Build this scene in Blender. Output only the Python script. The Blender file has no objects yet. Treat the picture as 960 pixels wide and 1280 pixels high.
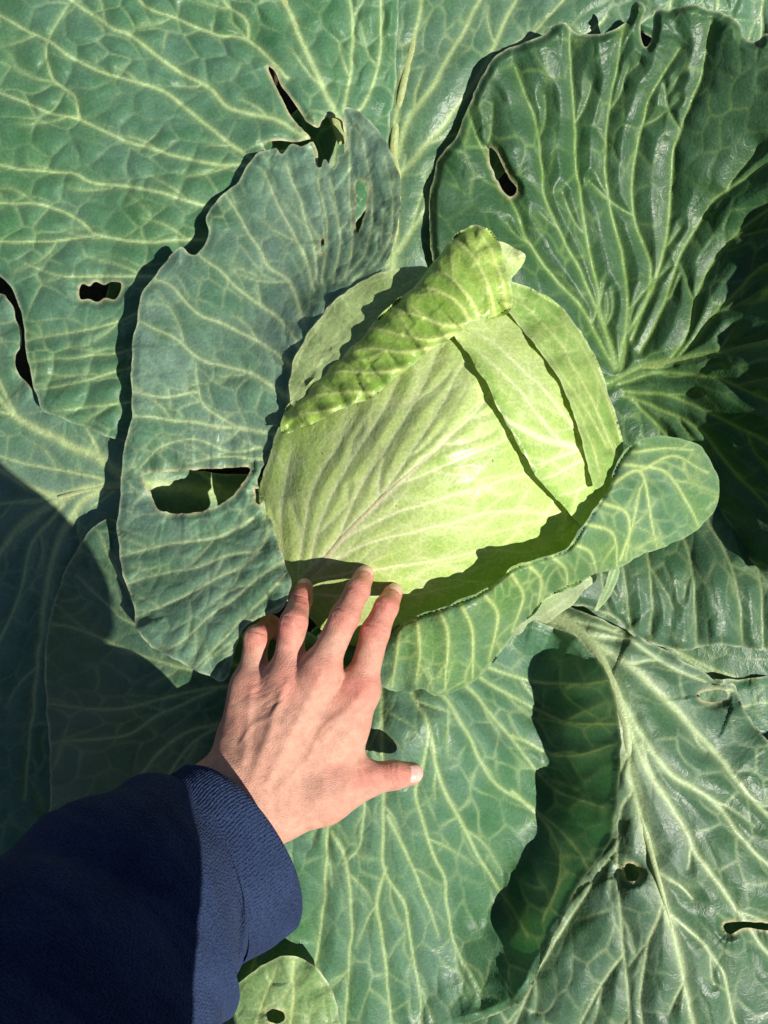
import bpy, math, random
import numpy as np
from mathutils import Vector

# ------------------------------------------------------------------ camera, world, sun, exposure
S = bpy.context.scene
COL = S.collection
CAMZ, F = 0.95, 960.0                    # camera height (m) and focal length in photo pixels (960 x 1280)
cd = bpy.data.cameras.new('camera'); cam = bpy.data.objects.new('camera', cd); COL.objects.link(cam)
cam.location = (0, 0, CAMZ); cam.rotation_euler = (0, 0, 0)
cd.sensor_fit = 'VERTICAL'; cd.sensor_height = 36.0; cd.lens = 36.0 * F / 1280.0
cd.clip_start = 0.01; cd.clip_end = 100
S.camera = cam
SUN_EL, SUN_AZ = 52.0, -29.0             # azimuth measured from +X (right of the picture) towards +Y
sd_ = Vector((math.cos(math.radians(SUN_EL)) * math.cos(math.radians(SUN_AZ)),
              math.cos(math.radians(SUN_EL)) * math.sin(math.radians(SUN_AZ)), math.sin(math.radians(SUN_EL))))
w = bpy.data.worlds.new('World'); S.world = w; w.use_nodes = True
nt = w.node_tree; nt.nodes.clear()
sky = nt.nodes.new('ShaderNodeTexSky'); sky.sky_type = 'NISHITA'; sky.sun_disc = False
sky.sun_elevation = math.radians(SUN_EL); sky.sun_rotation = math.radians(90.0 - SUN_AZ)
sky.air_density = 0.7; sky.dust_density = 0.3
bg = nt.nodes.new('ShaderNodeBackground'); bg.inputs['Strength'].default_value = 0.05
wo = nt.nodes.new('ShaderNodeOutputWorld')
nt.links.new(sky.outputs[0], bg.inputs[0]); nt.links.new(bg.outputs[0], wo.inputs[0])
sl = bpy.data.lights.new('sun', 'SUN'); sl.energy = 5.0; sl.angle = math.radians(0.53); sl.color = (1.0, 0.95, 0.87)
so = bpy.data.objects.new('sun', sl); COL.objects.link(so)
so.rotation_euler = sd_.to_track_quat('Z', 'Y').to_euler(); so.location = sd_ * 3
S.view_settings.view_transform = 'Standard'; S.view_settings.look = 'None'
S.view_settings.exposure = 0.44; S.view_settings.gamma = 1.0; S.view_settings.use_curve_mapping = False
S.render.engine = 'CYCLES'
S.cycles.max_bounces = 8; S.cycles.transmission_bounces = 4

# ------------------------------------------------------------------ numeric helpers
f4 = np.float32
def W3(px, py, z):
    """photo pixel + height above the soil -> point in metres"""
    d = CAMZ - np.asarray(z, float)
    return np.stack([(np.asarray(px, float) - 480) / F * d, (640 - np.asarray(py, float)) / F * d, np.asarray(z, float) + 0 * d], -1)
def wp(px, py, z): return Vector(W3(px, py, z))

def vnoise(x, y, seed=0):
    """smooth value noise in -1..1"""
    xi = np.floor(x).astype(np.int64); yi = np.floor(y).astype(np.int64)
    fx = x - xi; fy = y - yi
    fx = fx * fx * fx * (fx * (fx * 6 - 15) + 10); fy = fy * fy * fy * (fy * (fy * 6 - 15) + 10)
    def h(a, b):
        n = (a * 374761393 + b * 668265263 + seed * 1442695041) & 0xffffffff
        n = ((n ^ (n >> 13)) * 1274126177) & 0xffffffff
        return ((n ^ (n >> 16)) & 0xffff) / 32767.5 - 1
    return (h(xi, yi) * (1 - fx) + h(xi + 1, yi) * fx) * (1 - fy) + (h(xi, yi + 1) * (1 - fx) + h(xi + 1, yi + 1) * fx) * fy
def fbm(x, y, seed=0, o=3):
    r = 0; a = 1.0
    for k in range(o):
        r = r + a * vnoise(x * 2 ** k, y * 2 ** k, seed + 17 * k); a *= 0.5
    return r
def catmull(pts, closed=False, step=4.0):
    P = np.asarray(pts, float); n = len(P); out = []
    if closed: Q = np.vstack([P[-1], P, P[0], P[1]])
    else: Q = np.vstack([2 * P[0] - P[1], P, 2 * P[-1] - P[-2]])
    for i in range(n if closed else n - 1):
        a, b, c, d = Q[i], Q[i + 1], Q[i + 2], Q[i + 3]
        m = max(2, int(np.linalg.norm((c - b)[:2]) / step))
        t = (np.arange(m) / m)[:, None]
        out.append(0.5 * (2 * b + (c - a) * t + (2 * a - 5 * b + 4 * c - d) * t * t + (3 * b - 3 * c + d - a) * t ** 3))
    if not closed: out.append(P[-1:])
    return np.vstack(out)
def inside(poly, X, Y):
    r = np.zeros(X.shape, bool)
    a = poly; b = np.roll(poly, -1, 0)
    for (x0, y0), (x1, y1) in zip(a, b):
        if y0 == y1: continue
        c = (y0 > Y) != (y1 > Y)
        r ^= c & (X < (x1 - x0) * (Y - y0) / (y1 - y0) + x0)
    return r
def tiles(X, Y, size=56.0):
    """indices of the points, tile by tile, with each tile's bounds"""
    k = np.floor(X / size).astype(np.int64) * 100003 + np.floor(Y / size).astype(np.int64)
    o = np.argsort(k, kind='stable'); cut = np.flatnonzero(np.diff(k[o])) + 1
    for ids in np.split(o, cut): yield ids, X[ids].min(), X[ids].max(), Y[ids].min(), Y[ids].max()
def segdist(X, Y, A, B, wid=None, reach=75.0, off=None):
    """nearest distance to segments A-B (capped at reach); with wid also the smallest distance / width"""
    n = len(X); D = np.full(n, reach, f4); I = np.zeros(n, np.int32); T = np.zeros(n, f4); N = np.full(n, 30.0, f4)
    lo = np.minimum(A, B); hi = np.maximum(A, B)
    A = A.astype(f4); E = B.astype(f4) - A; L = np.maximum((E * E).sum(1), 1e-6)
    for ids, xa, xb, ya, yb in tiles(X, Y):
        k = np.flatnonzero((hi[:, 0] > xa - reach) & (lo[:, 0] < xb + reach) & (hi[:, 1] > ya - reach) & (lo[:, 1] < yb + reach))
        if not len(k): continue
        x = X[ids, None].astype(f4) - A[None, k, 0]; y = Y[ids, None].astype(f4) - A[None, k, 1]; ex, ey = E[k, 0], E[k, 1]
        t = np.clip((x * ex + y * ey) / L[k], 0, 1)
        d = (x - t * ex) ** 2 + (y - t * ey) ** 2
        i = d.argmin(1); r = np.arange(len(i))
        I[ids] = k[i]; D[ids] = np.sqrt(d[r, i]); T[ids] = t[r, i]
        if wid is not None: N[ids] = np.sqrt((d / (wid[None, k] ** 2) + off[None, k]).min(1))
    return D, I, T, N
def rbf(ctrl):
    C = np.asarray(ctrl, float); P = C[:, :2] / 100.0; n = len(P)
    def phi(r): return np.where(r > 1e-9, r * r * np.log(np.maximum(r, 1e-9)), 0)
    K = phi(np.linalg.norm(P[:, None] - P[None], axis=2)) + np.eye(n) * 0.02
    Q = np.hstack([np.ones((n, 1)), P]); M = np.zeros((n + 3, n + 3)); M[:n, :n] = K; M[:n, n:] = Q; M[n:, :n] = Q.T
    s = np.linalg.solve(M, np.concatenate([C[:, 2], np.zeros(3)]))
    def f(X, Y):
        x = np.asarray(X, float) / 100; y = np.asarray(Y, float) / 100
        r = s[n] + s[n + 1] * x + s[n + 2] * y
        for k in range(n): r = r + s[k] * phi(np.hypot(x - P[k, 0], y - P[k, 1]))
        return r
    return f
HC, HR = np.array([0.048, 0.050, 0.268]), np.array([0.152, 0.150, 0.128])     # the head: centre and half axes
def headz(px, py):
    d = np.stack([(np.asarray(px, float) - 480) / F, (640 - np.asarray(py, float)) / F, -np.ones(np.shape(px))], -1) / HR
    o = (np.array([0, 0, CAMZ]) - HC) / HR
    a = (d * d).sum(-1); b = (d * o).sum(-1); c = (o * o).sum() - 1
    disc = b * b - a * c
    t = (-b - np.sqrt(np.maximum(disc, 0))) / a
    return CAMZ - t - 0.05 * np.sqrt(np.maximum(-disc, 0))

def mesh_np(name, V, Q, mat, parent=None, col=None, smooth=True, extra=None):
    me = bpy.data.meshes.new(name); V = np.asarray(V, f4); Q = np.asarray(Q, np.int32); k = Q.shape[1]
    me.vertices.add(len(V)); me.vertices.foreach_set('co', V.ravel())
    me.loops.add(Q.size); me.loops.foreach_set('vertex_index', Q.ravel())
    me.polygons.add(len(Q)); me.polygons.foreach_set('loop_start', np.arange(0, Q.size, k, dtype=np.int32))
    me.polygons.foreach_set('loop_total', np.full(len(Q), k, np.int32))
    me.update(calc_edges=True); me.validate()
    if smooth: me.polygons.foreach_set('use_smooth', np.ones(len(me.polygons), bool))
    if col is not None:
        at = me.color_attributes.new('pigment', 'FLOAT_COLOR', 'POINT')
        at.data.foreach_set('color', np.hstack([col, np.ones((len(col), 1))]).astype(f4).ravel())
    for kx, v in (extra or {}).items():
        at = me.attributes.new(kx, 'FLOAT', 'POINT'); at.data.foreach_set('value', np.asarray(v, f4))
    me.materials.append(mat)
    o = bpy.data.objects.new(name, me); COL.objects.link(o)
    if parent: o.parent = parent
    return o
def thing(name, label, cat, loc=(0, 0, 0), group=None):
    o = bpy.data.objects.new(name, None); COL.objects.link(o); o.location = loc; o.empty_display_size = 0.05
    o['label'] = label; o['category'] = cat
    if group: o['group'] = group
    return o
def keep(o, parent):
    o.parent = parent; o.matrix_parent_inverse = parent_inv(parent)
    return o
def parent_inv(p):
    from mathutils import Matrix
    t = Vector(); q = p
    while q is not None: t += q.location; q = q.parent
    return Matrix.Translation(-t)

# ------------------------------------------------------------------ materials
def nodes(name):
    m = bpy.data.materials.new(name); m.use_nodes = True; n = m.node_tree; n.nodes.clear()
    out = n.nodes.new('ShaderNodeOutputMaterial')
    def N(t, **kw):
        x = n.nodes.new(t)
        for k, v in kw.items():
            if hasattr(x, k): setattr(x, k, v)
        return x
    def Lk(a, b): n.links.new(a, b)
    return m, N, Lk, out
def ramp(N, a, b, ca=(0, 0, 0, 1), cb=(1, 1, 1, 1)):
    r = N('ShaderNodeValToRGB'); r.color_ramp.elements[0].position = a; r.color_ramp.elements[1].position = b
    r.color_ramp.elements[0].color = ca; r.color_ramp.elements[1].color = cb
    return r
def leaf_material(name, rough, spec, trans, fine=0.5, bump=0.25, bloom=0.35):
    m, N, Lk, out = nodes(name)
    at = N('ShaderNodeAttribute', attribute_name='pigment'); vn = N('ShaderNodeAttribute', attribute_name='vein')
    tc = N('ShaderNodeTexCoord')
    # finest net of veins
    nz = N('ShaderNodeTexNoise'); nz.inputs['Scale'].default_value = 60; Lk(tc.outputs['Object'], nz.inputs['Vector'])
    mx = N('ShaderNodeVectorMath', operation='MULTIPLY_ADD'); mx.inputs[1].default_value = (0.012,) * 3
    Lk(nz.outputs['Color'], mx.inputs[0]); Lk(tc.outputs['Object'], mx.inputs[2])
    vo = N('ShaderNodeTexVoronoi', feature='DISTANCE_TO_EDGE'); vo.inputs['Scale'].default_value = 125
    Lk(mx.outputs[0], vo.inputs['Vector'])
    fr = ramp(N, 0.0, 0.11, (1, 1, 1, 1), (0, 0, 0, 1)); Lk(vo.outputs['Distance'], fr.inputs[0])
    # mottle: waxy bloom rubbed off in places
    n2 = N('ShaderNodeTexNoise'); n2.inputs['Scale'].default_value = 26; n2.inputs['Detail'].default_value = 6; n2.inputs['Roughness'].default_value = 0.62
    Lk(tc.outputs['Object'], n2.inputs['Vector'])
    r2 = ramp(N, 0.42, 0.66); Lk(n2.outputs['Fac'], r2.inputs[0])
    n3 = N('ShaderNodeTexNoise'); n3.inputs['Scale'].default_value = 420; n3.inputs['Detail'].default_value = 4
    Lk(tc.outputs['Object'], n3.inputs['Vector'])
    hv = N('ShaderNodeHueSaturation'); hv.inputs['Saturation'].default_value = 0.88; hv.inputs['Value'].default_value = 1.22
    Lk(at.outputs['Color'], hv.inputs['Color'])
    m1 = N('ShaderNodeMix', data_type='RGBA'); Lk(at.outputs['Color'], m1.inputs[6]); Lk(hv.outputs[0], m1.inputs[7])
    mm = N('ShaderNodeMath', operation='MULTIPLY'); mm.inputs[1].default_value = bloom; Lk(r2.outputs[0], mm.inputs[0]); Lk(mm.outputs[0], m1.inputs[0])
    h3 = N('ShaderNodeHueSaturation'); h3.inputs['Hue'].default_value = 0.47; h3.inputs['Value'].default_value = 1.45; Lk(m1.outputs[2], h3.inputs['Color'])
    m2 = N('ShaderNodeMix', data_type='RGBA'); Lk(m1.outputs[2], m2.inputs[6]); Lk(h3.outputs[0], m2.inputs[7])
    mf = N('ShaderNodeMath', operation='MULTIPLY'); mf.inputs[1].default_value = fine; Lk(fr.outputs[0], mf.inputs[0]); Lk(mf.outputs[0], m2.inputs[0])
    # grain
    h4 = N('ShaderNodeHueSaturation'); g = N('ShaderNodeMapRange'); g.inputs[1].default_value = 0.3; g.inputs[2].default_value = 0.7
    g.inputs[3].default_value = 0.86; g.inputs[4].default_value = 1.14; Lk(n3.outputs['Fac'], g.inputs[0]); Lk(g.outputs[0], h4.inputs['Value']); Lk(m2.outputs[2], h4.inputs['Color'])
    sp = N('ShaderNodeTexVoronoi'); sp.inputs['Scale'].default_value = 55; Lk(mx.outputs[0], sp.inputs['Vector'])
    sr = ramp(N, 0.035, 0.055, (1, 1, 1, 1), (0, 0, 0, 1)); Lk(sp.outputs['Distance'], sr.inputs[0])
    sc_ = N('ShaderNodeSeparateColor'); Lk(sp.outputs['Color'], sc_.inputs[0])
    gt = N('ShaderNodeMath', operation='GREATER_THAN'); gt.inputs[1].default_value = 0.6; Lk(sc_.outputs[0], gt.inputs[0])
    sm = N('ShaderNodeMath', operation='MULTIPLY'); Lk(sr.outputs[0], sm.inputs[0]); Lk(gt.outputs[0], sm.inputs[1])
    s7 = N('ShaderNodeMath', operation='MULTIPLY'); s7.inputs[1].default_value = 0.7; Lk(sm.outputs[0], s7.inputs[0])
    m7 = N('ShaderNodeMix', data_type='RGBA'); m7.inputs[7].default_value = (0.09, 0.075, 0.04, 1); Lk(s7.outputs[0], m7.inputs[0]); Lk(m2.outputs[2], m7.inputs[6]); Lk(m7.outputs[2], h4.inputs['Color'])
    # relief
    ad = N('ShaderNodeMath', operation='MULTIPLY_ADD'); ad.inputs[1].default_value = 0.5; Lk(fr.outputs[0], ad.inputs[0]); Lk(n3.outputs['Fac'], ad.inputs[2])
    n5 = N('ShaderNodeTexNoise'); n5.inputs['Scale'].default_value = 150; n5.inputs['Detail'].default_value = 3; Lk(tc.outputs['Object'], n5.inputs['Vector'])
    a2 = N('ShaderNodeMath', operation='MULTIPLY_ADD'); a2.inputs[1].default_value = 2.2; Lk(n5.outputs['Fac'], a2.inputs[0]); Lk(ad.outputs[0], a2.inputs[2])
    bp = N('ShaderNodeBump'); bp.inputs['Strength'].default_value = bump; bp.inputs['Distance'].default_value = 0.0012; Lk(a2.outputs[0], bp.inputs['Height'])
    p = N('ShaderNodeBsdfPrincipled'); Lk(h4.outputs[0], p.inputs['Base Color']); Lk(bp.outputs[0], p.inputs['Normal'])
    p.inputs['Specular IOR Level'].default_value = spec
    rg = N('ShaderNodeMapRange'); rg.inputs[3].default_value = rough - 0.08; rg.inputs[4].default_value = rough + 0.12; Lk(r2.outputs[0], rg.inputs[0]); Lk(rg.outputs[0], p.inputs['Roughness'])
    tr = N('ShaderNodeBsdfTranslucent'); ht = N('ShaderNodeHueSaturation'); ht.inputs['Hue'].default_value = 0.47
    ht.inputs['Saturation'].default_value = 1.35; ht.inputs['Value'].default_value = 1.3; Lk(h4.outputs[0], ht.inputs['Color']); Lk(ht.outputs[0], tr.inputs['Color'])
    ms = N('ShaderNodeMixShader'); ms.inputs[0].default_value = trans; Lk(p.outputs[0], ms.inputs[1]); Lk(tr.outputs[0], ms.inputs[2]); Lk(ms.outputs[0], out.inputs[0])
    return m
M_LEAF = leaf_material('outer_leaf', 0.45, 0.33, 0.20, fine=0.26, bump=0.22)
M_HEAD = leaf_material('head_leaf', 0.36, 0.45, 0.12, fine=0.22, bump=0.16, bloom=0.2)
def simple(name, col, rough=0.8, noise=0.3, scale=40, bump=0.4, dist=0.004, spec=0.3):
    m, N, Lk, out = nodes(name); tc = N('ShaderNodeTexCoord')
    n = N('ShaderNodeTexNoise'); n.inputs['Scale'].default_value = scale; n.inputs['Detail'].default_value = 8; Lk(tc.outputs['Object'], n.inputs['Vector'])
    r = ramp(N, 0.3, 0.7, tuple(c * (1 - noise) for c in col) + (1,), tuple(min(1, c * (1 + noise)) for c in col) + (1,)); Lk(n.outputs['Fac'], r.inputs[0])
    b = N('ShaderNodeBump'); b.inputs['Strength'].default_value = bump; b.inputs['Distance'].default_value = dist; Lk(n.outputs['Fac'], b.inputs['Height'])
    p = N('ShaderNodeBsdfPrincipled'); Lk(r.outputs[0], p.inputs['Base Color']); Lk(b.outputs[0], p.inputs['Normal'])
    p.inputs['Roughness'].default_value = rough; p.inputs['Specular IOR Level'].default_value = spec; Lk(p.outputs[0], out.inputs[0])
    return m
M_SOIL = simple('soil', (0.045, 0.03, 0.02), 0.95, 0.5, 90, 0.8, 0.006)
M_STEM = simple('stem', (0.22, 0.30, 0.12), 0.6, 0.3, 60)

# ------------------------------------------------------------------ ground
def make_ground():
    n = 240; xs = np.linspace(-3, 3, n); ys = np.linspace(-3, 3, n)
    X, Y = np.meshgrid(xs, ys); Z = 0.018 * fbm(X * 9, Y * 9, 5, 3) + 0.012 * np.abs(fbm(X * 22, Y * 22, 9, 2)) - 0.02
    i = np.arange(n * n).reshape(n, n); q = np.stack([i[:-1, :-1], i[:-1, 1:], i[1:, 1:], i[1:, :-1]], -1).reshape(-1, 4)
    o = mesh_np('ground', np.stack([X, Y, Z], -1).reshape(-1, 3), q, M_SOIL); o['kind'] = 'structure'
make_ground()

# ------------------------------------------------------------------ leaves
GREEN = dict(blade=(0.058, 0.158, 0.070), vein=(0.33, 0.45, 0.20), blue=(0.084, 0.174, 0.110), dark=(0.022, 0.095, 0.028))
PALE = dict(blade=(0.37, 0.53, 0.135), vein=(0.66, 0.73, 0.38), blue=(0.46, 0.58, 0.20), dark=(0.25, 0.44, 0.07))
def tint(base, k=1.0, **kw):
    d = {a: tuple(c * k for c in v) for a, v in base.items()}; d.update(kw); return d
STEP = 2.0
def leaf(parent, name, outline, ctrl, veins=(), base=(480, 600), holes=(), pal=GREEN, mat=M_LEAF, seed=1, pucker=(0.0016, 0.0012),
         cell=34.0, stretch=1.5, ragged=1.5, ruffle=(0.003, 45.0), rolls=(), head=False, forks=0.6, wave=0.002, rim=0.75, net=0.36, vw=1.0, label=None, wrink=None, tints=()):
    rng = random.Random(seed); rn = np.random.default_rng(seed)
    O = catmull(outline, True, 3.0)
    s = np.arange(len(O)) * 3.0
    nx = np.gradient(O[:, 1]); ny = -np.gradient(O[:, 0]); l = np.maximum(np.hypot(nx, ny), 1e-6)
    rg = ragged * (1.0 * fbm(s / 23.0, s * 0 + seed, seed, 2) + 0.5 * vnoise(s / 7.0, s * 0 + 3.3, seed + 5))
    O = O + np.stack([nx / l * rg, ny / l * rg], 1)
    loops = [O]
    for h in holes:
        H = catmull(h, True, 2.5); t_ = np.arange(len(H)); c_ = H.mean(0); v_ = H - c_; v_ /= np.maximum(np.linalg.norm(v_, axis=1), 1)[:, None]
        loops.append(H + v_ * (0.9 * vnoise(t_ / 1.7, t_ * 0.0 + 2.2, seed) + 0.9 * vnoise(t_ / 4.5, t_ * 0.0 + 7.2, seed))[:, None])
    x0, y0 = np.floor(O.min(0)) - 4; x1, y1 = np.ceil(O.max(0)) + 4
    x0 = max(x0, -150); y0 = max(y0, -150); x1 = min(x1, 1130); y1 = min(y1, 1430)
    gx = np.arange(x0, x1, STEP); gy = np.arange(y0, y1, STEP)
    X, Y = np.meshgrid(gx, gy)
    ins = inside(O, X, Y)
    for h in loops[1:]: ins &= ~inside(h, X, Y)
    # keep only the grid near the leaf
    near = ins.copy()
    for _ in range(2):
        m = near.copy(); m[1:] |= near[:-1]; m[:-1] |= near[1:]; m[:, 1:] |= near[:, :-1]; m[:, :-1] |= near[:, 1:]; near = m
    idx = -np.ones(X.shape, np.int64); idx[near] = np.arange(near.sum())
    px = X[near].copy(); py = Y[near].copy(); inn = ins[near]
    A = np.vstack(loops); B = np.vstack([np.roll(L, -1, 0) for L in loops])
    ed, ei, et, _ = segdist(px, py, A, B)
    ok = inn | (ed < 0.45 * STEP)
    q = np.stack([idx[:-1, :-1], idx[:-1, 1:], idx[1:, 1:], idx[1:, :-1]], -1).reshape(-1, 4)
    q = q[(q >= 0).all(1)]; q = q[ok[q].all(1)]
    e = np.sort(np.concatenate([q[:, [0, 1]], q[:, [1, 2]], q[:, [2, 3]], q[:, [3, 0]]]), 1)
    ue, cnt = np.unique(e, axis=0, return_counts=True)
    bv = np.unique(ue[cnt == 1]); bv = bv[ed[bv] < 1.7 * STEP]
    pr = A[ei[bv]] + (B[ei[bv]] - A[ei[bv]]) * et[bv][:, None]
    px[bv] = pr[:, 0]; py[bv] = pr[:, 1]; ed[bv] = 0
    used = np.unique(q); remap = -np.ones(len(px), np.int64); remap[used] = np.arange(len(used)); q = remap[q]
    px, py, ed, ei = px[used], py[used], ed[used], ei[used]
    # main veins, with forks
    segA, segB, wid = [], [], []
    def addvein(P, w0, w1, depth=0):
        P = catmull(P, False, 5.0)
        k = len(P); jit = np.stack([vnoise(np.arange(k) / 5.0, np.full(k, rng.random() * 50), seed), vnoise(np.arange(k) / 5.0, np.full(k, 60 + rng.random() * 50), seed)], 1) * (1.4 if depth == 0 else 2.0)
        jit[0] = 0; P = P + jit
        ww = np.linspace(w0, w1, k)
        segA.append(P[:-1]); segB.append(P[1:]); wid.append(0.5 * (ww[1:] + ww[:-1]))
        if depth < 2 and forks > 0 and k > 8:
            dist = 0; side = rng.choice([-1, 1]); gap = rng.uniform(30, 60)
            for i in range(3, k - 2):
                dist += 5
                if dist > gap:
                    dist = 0; gap = rng.uniform(60, 120) / max(forks, 0.1); side = -side
                    dv = P[min(i + 2, k - 1)] - P[i - 1]; a = math.atan2(dv[1], dv[0]) + side * rng.uniform(0.45, 0.95)
                    Lg = rng.uniform(28, 70) * (1.0 if depth == 0 else 0.6); pts = [P[i]]
                    for t in range(3):
                        a -= side * rng.uniform(0.0, 0.28); pts.append(pts[-1] + np.array([math.cos(a), math.sin(a)]) * Lg / 3)
                    addvein(pts, ww[i] * 0.55, ww[i] * 0.12, depth + 1)
    for v in veins:
        w0, w1 = v[0]; addvein(v[1:], w0 * vw * 0.70, w1 * vw * 0.42)
    if segA:
        SA, SB, SW = np.vstack(segA), np.vstack(segB), np.concatenate(wid).astype(f4)
        WM = 2.1; vd, vi, vt, vnm = segdist(px, py, SA, SB, np.maximum(SW, WM), 75.0, (-0.3844 * np.log(np.clip(SW / WM, 0.05, 1))).astype(f4))
        vein = np.exp(-(vnm / 0.62) ** 2) + 0.16 * np.exp(-(vnm / 2.0) ** 2)
        halo = np.exp(-(vd / 9.0) ** 2)
    else:
        vd = np.full(len(px), 60.0, f4); vein = np.zeros(len(px)); halo = vein
    # net of small veins: cells stretched away from the leaf base
    wx = px + 7 * fbm(px / 46, py / 46, seed + 3, 2); wy = py + 7 * fbm(px / 46, py / 46, seed + 4, 2)
    ox0, oy0, ox1, oy1 = px.min() - 40, py.min() - 40, px.max() + 40, py.max() + 40
    sx, sy = np.meshgrid(np.arange(ox0, ox1, cell), np.arange(oy0, oy1, cell)); sx = sx + (np.arange(sx.shape[0]) % 2)[:, None] * cell * 0.5
    sx = sx.ravel() + rn.uniform(-.40, .40, sx.size) * cell; sy = sy.ravel() + rn.uniform(-.40, .40, sy.size) * cell
    ux = sx - base[0]; uy = sy - base[1]; ul = np.maximum(np.hypot(ux, uy), 1); ux /= ul; uy /= ul
    net_d = np.empty(len(px), f4); f1 = np.empty(len(px), f4); sx, sy, ux, uy = (v.astype(f4) for v in (sx, sy, ux, uy)); rc = cell * stretch * 2.4
    for ids, xa, xb, ya, yb in tiles(wx, wy):
        k = np.flatnonzero((sx > xa - rc) & (sx < xb + rc) & (sy > ya - rc) & (sy < yb + rc))
        dx = wx[ids, None].astype(f4) - sx[None, k]; dy = wy[ids, None].astype(f4) - sy[None, k]
        r = dx * ux[k] + dy * uy[k]; t = dy * ux[k] - dx * uy[k]
        d = np.sqrt((r / stretch) ** 2 + t * t)
        d = np.partition(d, 1, axis=1)[:, :2]; net_d[ids] = (d[:, 1] - d[:, 0]) * 0.5; f1[ids] = d[:, 0]
    nvar = np.clip(0.6 + 0.75 * fbm(px / 45, py / 45, seed + 8, 2), 0.12, 1.3)
    netv = np.exp(-(net_d / (1.2 * vw)) ** 2) * net * nvar + 0.10 * net * np.exp(-(net_d / 4.0) ** 2)
    vv = np.clip(np.maximum(vein, netv), 0, 1)
    # relief
    bul = 1.4 * pucker[0] * np.tanh(vd / 20.0) + 1.6 * pucker[1] * np.tanh(net_d / 8.0) * (0.6 + 0.6 * vnoise(px / 70, py / 70, seed + 21))
    bul -= 0.0006 * np.clip(1 - vd / 3.5, 0, 1) * 0
    low = wave * fbm(px / 120, py / 120, seed + 31, 2) + 0.42 * wave * fbm(px / 36, py / 36, seed + 33, 2)
    zf = rbf(ctrl); z = zf(px, py)
    if head: z = z + headz(px, py)
    ruf = ruffle[0] * np.sin(ei * 3.0 / ruffle[1] * 2 * np.pi + 3 * vnoise(ei / 40.0, ei * 0.0, seed)) * np.exp(-ed / 26.0)
    z = z + bul * np.clip(ed / 10, 0.15, 1) + low + ruf
    if wrink: z = z + wrink(px, py, ed)
    for poly, rad, drop in rolls:
        R = catmull(poly, False, 5.0); dr, *_ = segdist(px, py, R[:-1], R[1:])
        k = np.clip(1 - dr / rad, 0, 1); z = z - drop * (1 - np.sqrt(np.maximum(1 - k * k, 0)))
    # pigment
    c = {k: np.array(v) for k, v in pal.items()}
    n1 = np.clip(0.5 + 0.6 * fbm(px / 90, py / 90, seed + 41, 3), 0, 1)[:, None]
    n2 = np.clip(0.9 * fbm(px / 34, py / 34, seed + 43, 3) - 0.25, 0, 1)[:, None]
    colr = c['blade'] * (1 - n1) + c['blue'] * n1
    colr = colr * (1 - 0.55 * n2) + c['dark'] * 0.55 * n2
    colr = colr * (1 - 0.22 * halo[:, None]) + (c['dark'] * 0.5 + c['vein'] * 0.5) * 0.22 * halo[:, None]
    colr = colr * (1 - vv[:, None]) + c['vein'] * vv[:, None]
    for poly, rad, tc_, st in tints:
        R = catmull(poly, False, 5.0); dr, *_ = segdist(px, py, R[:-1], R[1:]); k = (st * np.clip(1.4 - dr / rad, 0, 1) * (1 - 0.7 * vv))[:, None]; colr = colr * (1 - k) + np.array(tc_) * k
    re = (np.exp(-(ed / 2.0) ** 2) * rim)[:, None] * (0.65 + 0.35 * vnoise(ei / 4.0, ei * 0.0, seed))[:, None]
    colr = colr * (1 - re) + np.array([0.55, 0.60, 0.36]) * re
    rh_ = (np.where(ei >= len(O), np.exp(-(ed / 3.2) ** 2), 0) * 0.85 * np.clip(0.7 + 0.6 * vnoise(ei / 3.0, ei * 0.0 + 4.4, seed), 0, 1))[:, None]
    colr = colr * (1 - rh_) + np.array([0.46, 0.43, 0.22]) * rh_
    o = mesh_np(name, W3(px, py, z), q[:, ::-1], mat, None, np.clip(colr, 0, 1), extra={'vein': vv})
    keep(o, parent)
    if label: o['label'] = label
    def zq(x, y):
        r = zf(np.asarray(x, float), np.asarray(y, float))
        return r + headz(x, y) if head else r
    o_z[o.name] = zq
    return o
o_z = {}
def midrib(lf, pts, r0, r1, col=(0.40, 0.48, 0.20), lift=-0.12, flat=0.7, mat=M_LEAF):
    """fleshy rib running under and slightly proud of the blade: a sub-part"""
    P = catmull(pts, False, 6.0); z = o_z[lf.name](P[:, 0], P[:, 1]); C = W3(P[:, 0], P[:, 1], z)
    n = len(C); T = np.gradient(C, axis=0); T /= np.linalg.norm(T, axis=1)[:, None]
    up = np.array([0, 0, 1.0]); Sd = np.cross(T, up); Sd /= np.linalg.norm(Sd, axis=1)[:, None]; U = np.cross(Sd, T)
    r = np.linspace(r0, r1, n)[:, None]; C = C + U * r * (lift - flat * 0.6)
    k = 12; V = []; cl = []
    for j in range(k):
        a = 2 * math.pi * j / k; V.append(C + Sd * r * math.cos(a) + U * r * flat * math.sin(a))
        cl.append(np.tile(np.array(col) * (0.92 + 0.16 * math.sin(a * 3 + 1) * 0.5), (n, 1)))
    V = np.stack(V, 1).reshape(-1, 3); cl = np.stack(cl, 1).reshape(-1, 3); i = np.arange(n * k).reshape(n, k)
    q = np.stack([i[:-1], i[1:], np.roll(i, -1, 1)[1:], np.roll(i, -1, 1)[:-1]], -1).reshape(-1, 4)
    o = mesh_np('midrib', V, q, mat, None, cl); o.parent = lf
    return o

plant = thing('cabbage_plant', 'large green cabbage with pale round head and wide veined outer leaves under the hand', 'cabbage', (HC[0], HC[1], 0))
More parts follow.
